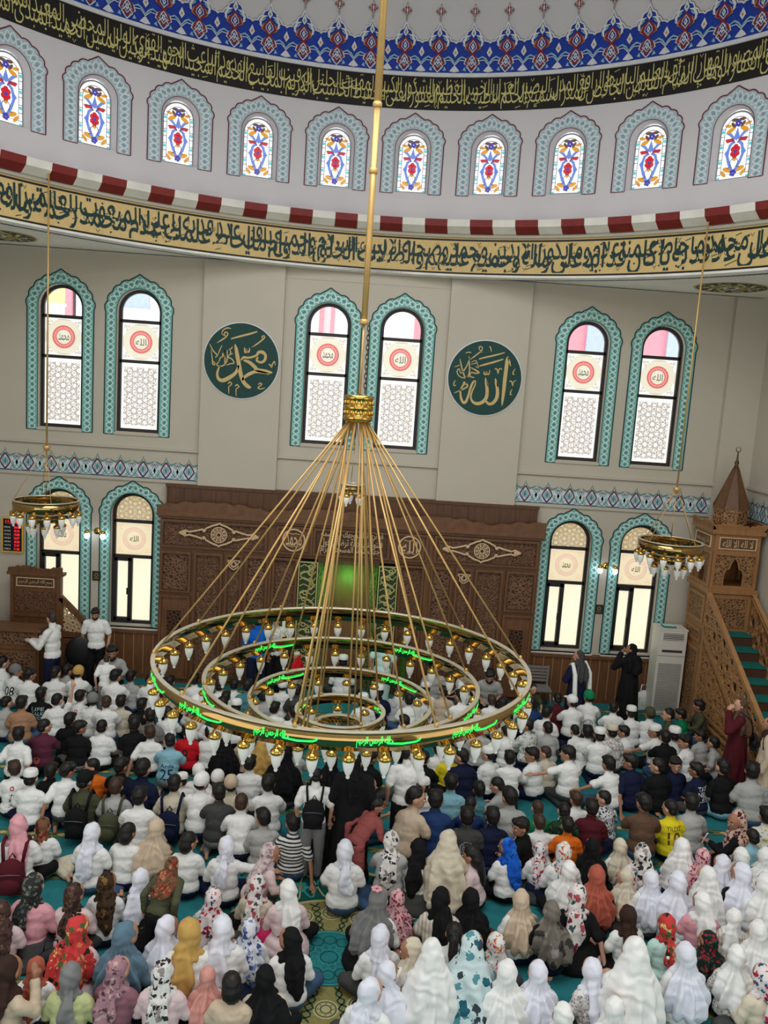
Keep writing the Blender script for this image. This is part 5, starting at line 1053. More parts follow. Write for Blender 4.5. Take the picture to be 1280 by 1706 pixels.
        me = blob('dress', P, .018, 3, folds(1.15, .014, 8, .7))
    elif part == 'trousers':
        P = [vE((0, 0, .9), (.172, .13, .13))] if stand else [vE((0, 0, .10+up*.8), (.165, .14, .098))]
        for h_, kn, an, ft in legs: P += [vC(h_, kn, .098*k, .080*k), vC(kn, lerp(kn, an, .95), .078*k, .060*k)]
        me = blob('trousers', P, .016, 3, wrinkle(.007))
    elif part == 'skirt':
        P = [vL([(0, .06, .005, .30, .31), (0, .06, .06, .30, .30), (0, .03, .12, .22, .22), (0, 0, .2, .15, .13)])] + [vC(kn, an, .08, .07) for h_, kn, an, ft in legs]; me = blob('skirt', P, .018, 3, wrinkle(.009))
    elif part == 'shoes':
        P = []
        for h_, kn, an, ft in legs: P += [vC(lerp(an, ft, .1), ft, .042*k, .036*k)]
        me = blob('shoes', P, .012, 2)
    elif part == 'hair':   # 0 short, 1 bob, 2 long, 3 pony tail, 4 cropped
        g = -.012 if var == 4 else 0
        P = [vE((0, -.010, .148), (.083+g*.4, .097+g*.3, .090+g*.4)), vE((0, -.045, .10), (.070, .056, .060))]
        if var == 0: P += [vE((.02, .052, .19), (.06, .05, .035)), vE((-.03, .04, .195), (.045, .05, .03))]
        if var == 1: P += [vE((0, -.035, .085), (.092, .080, .105))]
        if var == 2: P += [vE((0, -.05, .08), (.088, .07, .12)), vL([(0, -.07, .10, .085, .06), (0, -.105, -.03, .08, .045), (0, -.12, -.16, .07, .035), (0, -.12, -.24, .03, .02)])]
        if var == 3: P += [vE((0, -.10, .13), (.03, .03, .03)), vC((0, -.11, .12), (0, -.14, -.02), .045, .05), vC((0, -.14, -.02), (.01, -.14, -.20), .05, .015)]
        me = blob('hair', xf(HM, P), .011, 2, (lambda c: .004*noise.noise(Vector((c.x*60, c.y*60, c.z*12)))+.003*noise.noise(c*30)))
    elif part == 'cap':    # 0 kufi, 1 knitted, 2 baseball, 3 small knit bonnet
        if var == 0: P = [vL([(0, -.008, .155, .087, .102), (0, -.010, .205, .086, .100), (0, -.012, .235, .074, .088), (0, -.012, .246, .04, .05)])]
        elif var == 2: P = [vE((0, -.006, .160), (.088, .104, .086)), vE((0, .115, .178), (.068, .075, .010))]
        else: P = [vE((0, -.012, .150), (.090, .104, .100))]
        me = blob('cap', xf(HM, P), .010, 2, (lambda c: .002*sin(c.z*260)) if var == 1 else None)
    elif part == 'scarf':  # tens: 0 wrap with tail down the back, 1 cape to the elbows, 2 long veil, 3 tied at the nape; units: drape
        z = 1.50-.525 if stand else 0; sd = var % 10; v_ = var//10; q0 = (-.02, .0, .025)[sd]
        P = xf(HM, [vE((0, -.026, .122), (.087, .100, .116)), vE((q0*.4, -.050, .185), (.050, .055, .048)), vE((0, .0, .005), (.064, .068, .06)), vC((0, -.03, .06), (0, -.02, -.04), .07, .066)])
        O = lambda secs: [vL([(a, c, q+z, e, g) for a, c, q, e, g in secs])]
        if v_ == 0: Q = [vE((0, .0, .485+z), (.125, .10, .055))]+O([(q0, -.05, .60, .066, .05), (q0*1.6, -.10, .48, .088, .042), (q0*2, -.130, .36, .095, .032), (q0*2.4, -.142, .24, .080, .024), (q0*2.6, -.14, .17, .045, .014)])
        elif v_ == 1: Q = O([(0, -.02, .63, .064, .07), (0, -.012, .54, .095, .095), (0, -.015, .47, .155, .125), (q0*.5, -.025, .38, .188, .15), (q0, -.04, .28, .195, .165), (q0*1.5, -.06, .20, .165, .15), (q0*2, -.09, .15, .09, .08)])
        elif v_ == 2: Q = O([(0, -.03, .70, .075, .08), (0, -.02, .56, .12, .12), (0, -.02, .44, .185, .155), (0, -.02, .28, .215, .185), (q0, -.03, .12, .235, .21), (q0, -.03, .02, .245, .225)])
        else: Q = [vE((0, -.09, .56+z), (.03, .03, .03)), vE((0, .0, .50+z), (.10, .09, .04))]+O([(q0, -.08, .57, .03, .02), (q0-.01, -.13, .46, .070, .025), (q0*1.5, -.145, .33, .080, .02), (q0*2, -.145, .25, .05, .015)])
        fd = folds(.64+z, .026 if v_ in (1, 2) else .017, (8, 10, 7)[sd], .24, sd*2.3+v_)
        me = blob('headscarf', P+xf(T, Q), .012, 2, lambda c: fd(c)+.004*sin(46*(c.z+.7*c.y)+5*noise.noise(c*9+Vector((sd, 0, 0)))))
    elif part == 'eye':    # var 0 left, 1 right: white, iris and brow
        b = MB(); X = HM; q = (-1, 1)[var]
        b.ell((q*.029, .091, .118), (.014, .010, .009), 8, 0, X); b.ell((q*.029, .099, .118), (.007, .005, .008), 8, 1, X); b.ell((q*.031, .096, .140), (.018, .007, .005), 8, 1, X)
        me = b.mesh('eye', [mat('eye_white', (220, 216, 210), .3), mat('eye_dark', (30, 22, 18), .4)])
    elif part == 'mouth':
        b = MB(); b.ell((0, .098, .062), (.020, .008, .007), 8, 0, HM); me = b.mesh('mouth', [mat('lips', (168, 96, 88), .5)])
    elif part == 'beard':
        me = blob('beard', xf(HM, [vE((0, .05, .055), (.062, .056, .05)), vE((0, .075, .035), (.036, .032, .03)), vE((.05, .02, .08), (.016, .03, .045)), vE((-.05, .02, .08), (.016, .03, .045))]), .010, 2)
    PROTO[key] = me; return me
CLR = {'W': ((240, 240, 238), 'white'), 'C': ((216, 206, 184), 'cream'), 'g': ((178, 178, 176), 'light grey'), 'G': ((128, 128, 128), 'grey'), 'D': ((70, 70, 70), 'dark grey'), 'K': ((22, 22, 24), 'black'), 'N': ((24, 30, 58), 'navy'), 'O': ((76, 78, 58), 'olive'),
 'b': ((142, 192, 208), 'light blue'), 'B': ((20, 98, 196), 'bright blue'), 'p': ((222, 160, 170), 'pink'), 'P': ((228, 204, 206), 'pale pink'), 'r': ((200, 28, 38), 'red'), 'm': ((84, 26, 34), 'maroon'), 'M': ((200, 162, 92), 'mustard'), 'y': ((234, 216, 40), 'yellow'), 'o': ((226, 112, 30), 'orange'),
 't': ((76, 136, 146), 'dusty teal'), 'u': ((96, 72, 56), 'brown'), 'a': ((172, 130, 100), 'tan'), 'e': ((24, 132, 88), 'green'), 's': ((208, 188, 164), 'beige'), 'l': ((230, 232, 244), 'bluish-white'), 'v': ((142, 98, 110), 'mauve'), 'j': ((64, 90, 122), 'denim'), 'S': ((218, 156, 146), 'salmon'),
 'i': ((192, 226, 218), 'mint'), 'Y': ((194, 200, 146), 'lime'), 'c': ((178, 94, 76), 'coral'), 'Z': ((98, 126, 144), 'blue-grey'), 'k': ((58, 40, 34), 'dark brown'), 'd': ((146, 78, 76), 'dusty red'), 'q': ((36, 60, 108), 'dark blue'), 'h': ((92, 42, 60), 'plum')}
FLO = {'F1': ('white and red floral', (232, 222, 222), [(196, 40, 60), (150, 30, 60), (40, 90, 120)], 15), 'F2': ('bright red and green floral', (206, 66, 66), [(226, 130, 90), (70, 104, 60), (240, 216, 140), (30, 40, 30)], 13), 'F3': ('white and navy floral', (228, 230, 238), [(70, 90, 150), (120, 140, 190)], 12),
 'F4': ('dark floral', (46, 48, 46), [(80, 92, 88), (120, 120, 110)], 20), 'F5': ('white and maroon floral', (228, 220, 218), [(120, 40, 60), (170, 80, 90), (60, 90, 90)], 11), 'F6': ('leopard-print', (208, 172, 160), [(70, 34, 34), (60, 28, 30)], 17), 'F7': ('pink and dark floral', (226, 178, 186), [(110, 40, 56), (150, 60, 76)], 20),
 'F8': ('teal and white floral', (206, 224, 226), [(40, 100, 116), (90, 150, 160), (60, 70, 80)], 8), 'F9': ('mauve floral', (170, 130, 140), [(120, 84, 98), (200, 170, 160), (90, 60, 70)], 16), 'FA': ('brown and gold', (70, 52, 36), [(40, 30, 24), (130, 100, 56)], 14), 'FB': ('white and black floral', (226, 224, 220), [(50, 46, 50), (150, 140, 140)], 14),
 'FC': ('white multicoloured floral', (226, 228, 226), [(200, 60, 70), (60, 110, 120), (210, 150, 90)], 20), 'FD': ('blue satin', (24, 92, 196), [(40, 120, 220), (14, 60, 150)], 8), 'FE': ('grey plaid', (118, 112, 104), [(60, 58, 56), (150, 144, 136)], 6), 'FF': ('red and brown floral', (120, 84, 60), [(160, 40, 40), (70, 50, 44), (196, 120, 90)], 12), 'FG': ('green and black floral', (24, 40, 36), [(40, 90, 76), (150, 40, 50)], 18),
 'FH': ('pink-and-grey patterned', (206, 186, 186), [(150, 130, 136), (226, 206, 206)], 12), 'FI': ('brown patterned', (74, 54, 48), [(50, 36, 34), (110, 86, 70)], 16),
 'Q1': ('leaf-print white', (220, 222, 218), [(120, 130, 120), (170, 176, 166)], 22), 'Q2': ('black-print white', (226, 228, 228), [(30, 32, 40), (60, 64, 74)], 24), 'Q4': ('camouflage green', (36, 60, 40), [(20, 30, 24), (70, 110, 60)], 18), 'Q5': ('floral-print white', (220, 218, 206), [(60, 90, 130), (190, 170, 80), (100, 130, 110)], 14), 'Q6': ('dotted white', (226, 224, 220), [(150, 140, 140)], 30)}
def cloth(code):
    if code in FLO: n_, base, sp_, sc = FLO[code]; return floral('cloth_'+n_.replace(' ', '_'), base, sp_, sc*1.7), n_
    if code == 'Q3': return striped('cloth_striped', (222, 222, 220), (34, 32, 34), 8.5), 'black and white striped'
    if code == 'Q7': return striped('cloth_fine_stripes', (206, 206, 208), (150, 150, 158), 14), 'grey striped'
    if code == 'Q8': return striped('cloth_vertical_stripes', (222, 214, 204), (190, 180, 166), 9, 'X'), 'cream striped'
    rgb, n_ = CLR[code]; return mat('cloth_'+n_.replace(' ', '_').replace('-', '_'), rgb, .85, var=.05, scale=16, bump=.12, bscale=260, spec=.2), n_
SKINS = [mat('skin_light', (206, 158, 132), .55, var=.05), mat('skin_olive', (186, 136, 108), .55, var=.05), mat('skin_tan', (168, 118, 92), .55, var=.05)]
HAIRS = {'h': (mat('hair_black', (24, 20, 19), .5, var=.25, scale=60), 'black'), 'H': (mat('hair_brown', (62, 44, 34), .5, var=.25, scale=60), 'brown')}
CAPS = {'w': (0, 'W', 'white skullcap'), 'c': (0, 'C', 'cream skullcap'), 'n': (1, 'G', 'grey knit cap'), 'o': (1, 'M', 'mustard knit cap'), 'B': (2, 'W', 'white baseball cap'), 'e': (1, 'e', 'green cap'), 'k': (2, 'K', 'black cap'), 'W': (1, 'W', 'white knit cap'), 'O': (1, 'O', 'olive cap'), 'S': (1, 's', 'beige knit cap')}
# x y (head centre in the photo, px)  kind  headwear/hair  top  options
PEOPLE = '''
86 1029 m H W st al=hold ar=hold f=-80 t=N s=1.06 L z=c
160 1019 m h W st f=175 d=22 t=K s=1.0 beard
187 1084 m h g f=165 d=15 p=k s=1.22 L l=22 al=hold ar=hold beard
2 1104 b h W f=20 s=1.1
24 1117 b n W f=15 h=40 x=08
47 1124 b h W h=40 p=k
91 1121 b h W h=35 x=pink
110 1117 b h g
130 1120 b o W
178 1097 b H W st s=.72 h=10 l=14 t=G
191 1126 b h W
217 1127 b h g
250 1131 b h W
282 1136 b h W
324 1132 b h W
9 1170 b h g
35 1171 b h a
67 1156 b h K x=graf h=10
94 1166 b h W ar=raise h=15
132 1160 b h W x=col h=-10
154 1166 b n W
177 1170 b H W
201 1169 b h C
235 1174 b h K
250 1192 b h G h=-20
280 1187 b h W
30 1224 b h W a=back
72 1210 b h h h=45 x=sun
115 1199 b h K
130 1212 b h K h=45
169 1211 b h W
224 1206 b h K
250 1221 b H W a=back
283 1234 b h b x=25
314 1217 b h r x=9
24 1281 b H W x=jp
50 1297 b w W
84 1285 b h K
110 1284 b h W h=45 a=back
156 1276 b h o f=-10 h=-95
139 1301 b k O s=1.12 l=4 bag=K
200 1276 b h K h=15
240 1278 b h N s=1.2 f=15 l=14
192 1311 b H g s=1.05 bag=O
231 1328 b h W s=1.08
290 1306 b h C bag=N
304 1300 b w W s=.9
30 1376 g p W z=0 s=1.08 bag=m
71 1376 g FF W z=3 p=s t=C s=1.02 h=10
155 1386 g l W z=0 p=s t=j s=1.06 l=8 f=10
211 1387 f b W s=1.0
260 1380 g s O z=1 L s=1.08
312 1402 f b W h=40 L
350 1220 b h W f=8
375 1240 g K K z=2
411 1228 b h s L
437 1242 g M M z=2 s=1.05
475 1254 w K K z=1 s=1.12 f=10 L
490 1248 b h g
416 1272 b h W L s=1.05
331 1286 b W W
362 1297 b W W L
335 1303 b W W s=1.12 L
385 1307 b S C
365 1321 b h D
447 1306 b h W s=1.08
402 1337 b H W L s=1.08 l=10
440 1363 b h g L
489 1372 b h Q3 a=back s=.92
527 1291 b h W st s=.86 t=G bag=K a=cross
377 1410 g l W z=3 s=1.05 ar=reach L
457 1420 g FH P z=0 f=60 h=30 l=26 p=k L
552 1266 w K K st dress s=.97
592 1268 w K K st dress s=1.0
616 1262 b h K f=30 h=20
611 1307 b h K f=60 s=1.05
679 1254 b h W st s=.98 h=80 t=K
631 1340 b h d st s=.82 f=50 l=40 h=40 L T t=K p=kneelup ar=reach
690 1326 b h s p=k s=1.15 f=40 h=40 l=16
706 1310 b w W
726 1333 b h q p=k s=1.15
706 1263 b h K
730 1248 b h W L
751 1257 b h y x=none
772 1260 b h N h=-40
752 1304 b h b s=1.1
799 1316 b h t f=20 h=-30 p=h
784 1341 b h q
779 1361 b h D x=ring s=1.05
747 1400 g C C z=2 s=1.12 p=k h=25
697 1414 g K W z=0 s=1.05 h=-25
652 1400 g FB g z=0 p=k s=1.05 L
575 1417 g l W z=3 p=s t=j s=.98
816 1257 b w W f=-30 h=-30
850 1263 b h W L
890 1257 b h W f=-40 h=-40
911 1254 b H C f=-15 h=-60
950 1255 b h W f=-15 h=-60 al=reach s=1.08
1015 1272 b h W f=-25 al=reach l=12 h=-10
957 1216 b h W f=-20 l=34 d=15
980 1220 b h W
1000 1225 b w W
1021 1219 b c Q6
1042 1219 b h W f=-20 h=-40
881 1208 b h Q1 f=-25 h=-40 s=1.02
914 1213 b h g f=-15
845 1217 b h W f=-20 al=reach
800 1213 b w g s=1.05
836 1308 b h g f=-40 h=-30 d=25
851 1328 b h g s=1.18
822 1361 b h N s=1.08
897 1347 b H e
900 1371 b H W al=reach ar=reach s=.95
872 1376 b h K f=-60 h=-40
941 1351 b h Q4
962 1332 b H W
987 1346 b h m s=1.05
1009 1330 b h Q2 f=-20 h=-50
947 1376 b h o s=.96 x=lett
847 1412 g FD W z=0 f=-20 ar=hold
900 1416 g F1 W z=0 L
940 1420 g FC W z=0 L h=15
1034 1411 g C W z=1 L
987 1412 g K K z=1 L
789 1424 f l P f=-70 h=-10
1094 1219 b w W f=-25 h=-60 al=reach
1125 1224 b w W L s=1.2
1145 1235 b h W f=-40 h=-50 x=str
1170 1226 b h g f=-20 h=-60
1192 1238 b h g f=-60 s=.9
1110 1228 b h K s=.95
1054 1269 b h N f=-15 h=-50 s=1.2 a=back
1099 1276 b h K f=-10 h=-45 s=1.05
1126 1272 b h N f=-20 h=-140 s=1.1
1164 1283 b h N f=-25 h=-30 x=take s=1.05
1207 1278 b h K t=b s=1.18 x=hem f=-15
1255 1285 b h g s=1.15
1075 1338 b h u h=-25 s=1.12
1120 1347 b h y x=10 h=-25
1154 1338 b h g s=1.2
1231 1366 w F6 K z=1 f=-60 h=-50 L s=1.15 al=hold
1256 1395 b h b s=1.0
1279 1360 b h Q5 s=1.1
1071 1422 g FB F1 z=0 L s=1.02
1137 1411 g W W z=2 s=1.12 h=-15
1172 1428 g F7 P z=1 s=.98
1236 1428 g W W z=1 s=.98
1276 1427 g W K z=1 ar=raise L
965 1092 w D N st dress s=.97 f=-30 h=-50 al=belly ar=belly x=shawl
1053 1081 w K K st dress s=.97 f=-20 h=-40 al=phone ar=belly
888 1146 b h O f=170 s=.85
886 1171 b h q f=20
911 1187 b h W f=25 h=20
930 1164 b h m p=k
955 1169 b B W p=k h=-30
982 1161 b e W p=k x=ring2
1023 1179 b h W
1053 1187 b w W
1084 1189 b O W
1117 1190 b h O f=-60 h=-30
1137 1190 b h e f=-40 h=-30
1168 1176 b h O f=-80 p=k s=1.0 L
1234 1173 w u m st dress s=.98 f=-70 h=-20 al=face x=bag
1284 1205 w k s st dress s=1.0 f=-60
725 1110 m h g f=175 s=1.2 beard L d=15
771 1115 m h W f=-80 h=-10 s=1.15 d=20
817 1120 m h g f=190 s=1.2 d=30 beard l=16
710 1147 b w W
740 1152 b h s
632 1152 b w N
661 1152 b h Q7
682 1166 b h W
770 1160 b h W s=1.1
820 1167 b H W
838 1172 b h W
675 1202 b h K
606 1166 b w W
572 1102 m w W f=0 s=1.1 L
643 1062 m H i st s=.94 f=20 t=i l=10
430 1034 m h B st f=-10 t=N s=1.0
460 1031 m h Q6 st f=170 t=K d=20 s=1.0
495 1092 b c r st s=.62 f=-60 h=-40 scarf t=s
390 1141 b h W s=1.05
365 1142 b h W
412 1142 b h t
376 1162 b h W
371 1172 b h K
394 1177 b w W
471 1142 b W W
495 1150 b h D
457 1180 b h W
490 1187 b h W
440 1160 b h g
327 1170 b W W s=1.05
357 1190 b h W s=1.05
54 1476 g F4 p z=3 s=1.15 L
122 1490 g FI P z=3 L s=1.02
177 1471 g FA W z=0 L h=20
234 1465 g l F4 z=0 s=1.02 f=-5
290 1436 w FF O st s=.80 z=1 l=34 f=20 t=K L
2 1520 g FI P z=0 s=1.0
132 1543 g F2 P z=1 s=1.12 f=15 l=8 L T
207 1558 g Z Z z=1 s=1.15 f=12 L h=15
277 1546 g l W z=1 f=15 L
315 1554 g M W z=0 h=-25 L s=1.05
59 1613 g c W z=0 s=1.05 L
117 1626 g G Y z=3 L s=1.05
195 1616 g F9 v z=0 s=1.05 L
271 1621 g FB P z=0 L s=1.08
10 1618 g k s z=0 f=30 L ar=face
355 1497 g F1 W z=0 L
429 1474 g F5 C z=0 L f=10 l=6
480 1484 g W P z=0 L T s=1.05
370 1548 g l W z=0 L s=1.02
415 1548 g F3 W z=1 L s=1.08
485 1566 g K W z=0 L h=-50 f=-10 t=j s=1.05
346 1628 g S P z=1 L
386 1643 f b s s=.85
442 1630 g K C z=1 L s=1.22
630 1499 g G W z=1 f=25 L x=flower
662 1498 g F7 K z=1 L s=1.02
735 1498 g K Q8 z=0 s=1.12
785 1498 g K K z=1 L s=1.05
634 1561 g l W z=0 L s=1.05
688 1582 g C W z=1 f=-30 h=-40 T
720 1586 g W W z=2 p=k s=1.12 t=s
757 1557 f p W
787 1574 g F8 F8 z=2 p=k s=1.12
827 1573 g FC FC z=1
845 1621 g W W z=1 s=1.08 L
645 1622 g l W z=1 f=15
619 1648 g l W z=0 f=20 h=30 s=1.1 l=14 L
869 1500 g s W z=1 f=-15 h=25 s=1.05
920 1519 g FE K z=1 s=1.0
963 1492 g F5 K z=0 s=1.12 a=back
995 1459 g c K z=1 s=1.06
948 1451 g W W z=1 f=25
1043 1462 g C C z=1 f=-10 h=-40
1085 1466 g l W z=1
1130 1470 g l l z=1
1180 1459 g W W z=2 h=-20
1205 1440 g l W z=2
1237 1456 g l K z=1 s=1.15
1047 1526 g k W z=0 f=-15
1112 1541 g F2 i z=3 L f=-10
1171 1504 g W p z=0 f=10
1224 1530 g W Q8 z=0 L f=10
1264 1552 g W W z=1 L
1182 1567 g FG FG z=1 s=.9
1059 1587 w W W z=2 p=k s=1.28
1143 1592 g l W z=1 s=1.12 L t=Q5
1228 1594 g W Q6 z=1 L s=1.08 f=15
988 1617 g l Q6 z=0 f=-25 L s=1.05 h=20
897 1621 g l Q6 z=1 s=1.02 L
939 1692 g W W z=1
1025 1682 g W W z=1
1272 1628 g F1 C z=3 L f=-20
1276 1474 g W W z=1 L
'''
class Pz: pass
folk = []
rnd = random.Random(11)
for ln in PEOPLE.strip().splitlines():
    q = ln.split(); p = Pz(); p.x, p.y = float(q[0]), float(q[1]); p.k, p.head, p.top = q[2:5]
    o = {}
    for t in q[5:]:
        a, _, v = t.partition('='); o[a] = v or True
    p.o = o; p.stand = 'st' in o; p.sc = float(o.get('s', 1.0))*(1.0 if p.stand else 1.06); p.f = float(o.get('f', rnd.choice((-8, 0, 0, 7)))); p.hy = float(o.get('h', rnd.choice((-20, 0, 0, 0, 18)))); p.lean = float(o.get('l', 5 if p.stand is False else 2)); p.hp = float(o.get('d', 6))
    if p.stand and p.k == 'b' and 'd' not in o: p.hp = 10
    p.pose = {'k': 'kneel', 'h': 'hug', 's': 'side'}.get(o.get('p'), o.get('p', 'cross'))
    if not p.stand and 'p' not in o and p.k == 'b' and rnd.random() < .22: p.pose = 'kneel'
    dflt = 'cross' if p.stand else ('knees' if p.pose == 'kneel' else 'cross')
    p.aL = o.get('al', o.get('a', dflt)); p.aR = o.get('ar', o.get('a', dflt))
    folk.append(p)
NOUN = {'b': 'boy', 'g': 'girl', 'f': 'girl', 'm': 'man', 'w': 'woman'}
SK = 'body'
def printed(parent, shirt_mesh, kind, stand):
    """lettering or marks printed on the back of a shirt, laid on its surface"""
    bvh = BVHTree.FromPolygons([v.co[:] for v in shirt_mesh.vertices], [tuple(f.vertices) for f in shirt_mesh.polygons])
    def M(u, v, h):
        r = bvh.ray_cast(Vector((u, -1.0, v)), Vector((0, 1, 0)))
        return (r[0] if r[0] else Vector((u, -.13, v)))+Vector((0, -.004-h, 0))
    b = MB(); z = .34 if not stand else 1.25; mt = [mat('print_black', (24, 24, 30), .7)]
    if kind in ('9', '10', '25', '08'):
        b.text(M, kind, 0, z-.02, .18, .15, .001, 0, keep=True)
        if kind in ('25', '10'): b.text(M, {'25': 'Arda', '10': 'YILDIZ'}[kind], 0, z+.10, .19, .045, .001, 0)
        if kind == '10': mt = [mat('print_brown', (90, 70, 20), .7)]
        if kind == '25': mt = [mat('print_navy', (20, 40, 90), .7)]
    elif kind == 'graf':
        for i, t in enumerate(('LIFE', 'TALK', 'LESS', 'GAS')): b.text(M, t, 0, z+.09-.07*i, .20, .055, .001, 0)
        mt = [mat('print_pale', (180, 206, 204), .7)]
    elif kind == 'take':
        for i, t in enumerate(('TAKE', 'NEED', 'LESS')): b.text(M, t, .02, z+.08-.075*i, .19, .06, .001, 0)
        b.ribbon(M, [(-.08, z-.12), (.1, z-.12)], .01, .001, 0); mt = [mat('print_white', (230, 230, 228), .7)]
    elif kind in ('jp', 'col'):
        for i in range(3): b.text(M, 'ナ利大'[i], 0, z+.0-.06*i, .07, .05, .001, 0)
        b.ring(M, (0, z+.09), .015, .028, .001, 1, 12); mt.append(mat('print_red', (190, 50, 60), .7))
    elif kind in ('ring', 'ring2'):
        b.ring(M, (0, z), .068, .078, .001, 0, 28); b.text(M, 'CLUB', 0, z, .10, .04, .001, 0); b.ribbon(M, [(-.05, z-.035), (.05, z-.035)], .01, .001, 0); b.ribbon(M, [(-.05, z+.035), (.05, z+.035)], .01, .001, 0); mt = [mat('print_grey', (170, 176, 186), .7)] if kind == 'ring' else [mat('print_bluegrey', (110, 120, 150), .7)]
    elif kind == 'sun': b.disc(M, (-.05, z-.03), .045, .001, 0, 14); mt = [mat('print_orange', (170, 80, 60), .7)]
    elif kind == 'pink': b.poly(M, [(-.14, z+.12), (.14, z+.12), (.15, z+.05), (-.15, z+.05)], .001, 0); mt = [mat('print_pink', (226, 150, 150), .8)]
    elif kind == 'str':
        for i in range(3): b.ribbon(M, [(-.10+.05*i, z-.08), (-.02+.05*i, z+.06)], .02, .001, 0)
    elif kind == 'lett': b.text(M, 'BARCELO', 0, z+.07, .16, .035, .001, 0)
    elif kind == 'hem': return
    if b.v: b.build('shirt_print', mt, parent)
def paint(o, m_):
    o.material_slots[0].link = 'OBJECT'; o.material_slots[0].material = m_; return o
def settle(p, shift=0.0):
    """stand or seat the figure so that its head lies on the line of sight found in the photo; shift moves it along that line, its height following"""
    le = radians(p.lean); kn = .11 if p.pose == 'kneel' and not p.stand else 0; base = .9 if p.stand else .10+kn
    up = (1.50+.13*1.04 if p.stand else .525+.125*1.03+kn)-base; unit = base+cos(le)*up; t0 = pixel_on(p.x, p.y, 2, unit*p.sc0)
    v = t0-EYE; g = math.hypot(v.x, v.y); t0 = EYE+v*(1+shift/g); p.sc = max(.5, t0.z/unit); fy = sin(le)*up*p.sc; a = radians(p.f)
    p.loc = Vector((t0.x-fy*sin(a), t0.y-fy*cos(a), 0)); p.loc.y = min(p.loc.y, 16.55); p.shift = shift
for p in folk: p.sc0 = p.sc; settle(p)
for it in range(40):       # nobody sits inside a neighbour
    for i, p in enumerate(folk):
        for r_ in folk[:i]:
            if (p.loc-r_.loc).length < .34:
                n1, f1 = (p, r_) if p.y > r_.y else (r_, p)
                if n1.shift > -.16: settle(n1, n1.shift-.02)
                if f1.shift < .16: settle(f1, f1.shift+.02)
for n_, p in enumerate(folk):
    o = p.o; st = p.stand; a = radians(p.f)
    p.hq = round(p.hy/25)*25; p.lq = round(p.lean/6)*6; p.dq = round(p.hp/8)*8
    args = (st, p.pose, p.aL, p.aR, p.hq, p.lq, p.dq)
    root = bpy.data.objects.new('person', None); COL.objects.link(root); root.location = p.loc; root.rotation_euler = (0, 0, -a); root.scale = (p.sc, p.sc, p.sc); root.empty_display_size = .1
    root['category'] = 'person'; root['group'] = {'b': 'seated boys on the carpet', 'g': 'girls in headscarves on the carpet', 'f': 'girls in headscarves on the carpet', 'm': 'men near the front wall', 'w': 'women in the hall'}[p.k]; p.root = root
    if p.k == 'f': root['group'] = 'girls with uncovered hair'
    skin = SKINS[n_ % 3]; paint(link(proto(*args, 'body'), 'body', root), skin)
    topm, p.tn = cloth(p.top); long_ = 'L' in o
    tcode = o.get('t', rnd.choice(('K', 'K', 'N', 'D', 'j', 'G') if p.k != 'g' else ('K', 'N', 'D', 'K')))
    dress = 'dress' in o
    if dress: p.sm = proto(*args, 'dress'); paint(link(p.sm, 'dress', root), topm)
    else:
        p.sm = proto(*args, 'shirt', 2 if 'T' in o else (1 if long_ else 0)); paint(link(p.sm, 'shirt' if p.k in 'bm' else 'blouse', root), topm)
    if not dress:
        if p.k == 'g' and not st and p.pose in ('cross',) and n_ % 3 == 0: paint(link(proto(*args, 'skirt'), 'skirt', root), cloth(tcode)[0])
        else: paint(link(proto(*args, 'trousers'), 'trousers', root), cloth(tcode)[0])
    if st: paint(link(proto(*args, 'shoes'), 'shoes', root), mat('sock_dark', (40, 38, 38), .8))
    visible = abs(((p.f+p.hq+180) % 360)-180) > 38
    if visible:
        link(proto(*args, 'eye', 0), 'eye', root); link(proto(*args, 'eye', 1), 'eye', root); link(proto(*args, 'mouth'), 'mouth', root)
    if 'beard' in o: paint(link(proto(*args, 'beard'), 'beard', root), HAIRS['h'][0])
    if p.k in 'bm':
        if p.head in HAIRS: hm, hn = HAIRS[p.head]; p.hn = hn+' hair'; paint(link(proto(*args, 'hair', 0 if n_ % 3 else 4), 'hair', root), hm)
        else:
            v, cc, p.hn = CAPS[p.head]; paint(link(proto(*args, 'hair', 4), 'hair', root), HAIRS['h'][0]); paint(link(proto(*args, 'cap', v), 'cap', root), cloth(cc)[0])
        if 'scarf' in o: paint(link(proto(*args, 'scarf', 30), 'headscarf', root), cloth('r')[0]); p.hn = 'red headscarf'
    elif p.k == 'f':
        v = {'b': 1, 'l': 2, 'p': 3}[p.head]; p.hn = ('short dark bobbed hair', 'long loose black hair', 'dark ponytail')[v-1]; paint(link(proto(*args, 'hair', v), 'hair', root), HAIRS['h'][0])
    else:
        sm_, sn = cloth(p.head); v = int(o.get('z', rnd.choice((0, 1)))); p.hn = sn+(' headscarf', ' cape headscarf', ' long veil', ' tied headscarf')[v]; paint(link(proto(*args, 'scarf', v*10+n_ % 3), 'headscarf', root), sm_)
    x = o.get('x')
    if x in ('shawl', 'bag', 'flower'): pass
    elif x: printed(root, p.sm, x, st)
    if x == 'shawl':
        b = MB(); 
        for s in (-1, 1): b.tube([(s*.12, .12, 1.42), (s*.17, .0, 1.49), (s*.20, -.12, 1.30), (s*.20, -.16, .9), (s*.22, -.17, .62)], [.03, .04, .045, .05, .02], 8)
        b.build('shawl', [cloth('W')[0]], root)
    if x == 'flower':
        b = MB()
        for q in range(6): b.ell((.035*cos(q*1.05), -.0+.03*sin(q*1.05), .79), (.022, .022, .012), 8)
        b.build('hair_flower', [cloth('p')[0]], root)
    p.bagc = o.get('bag')

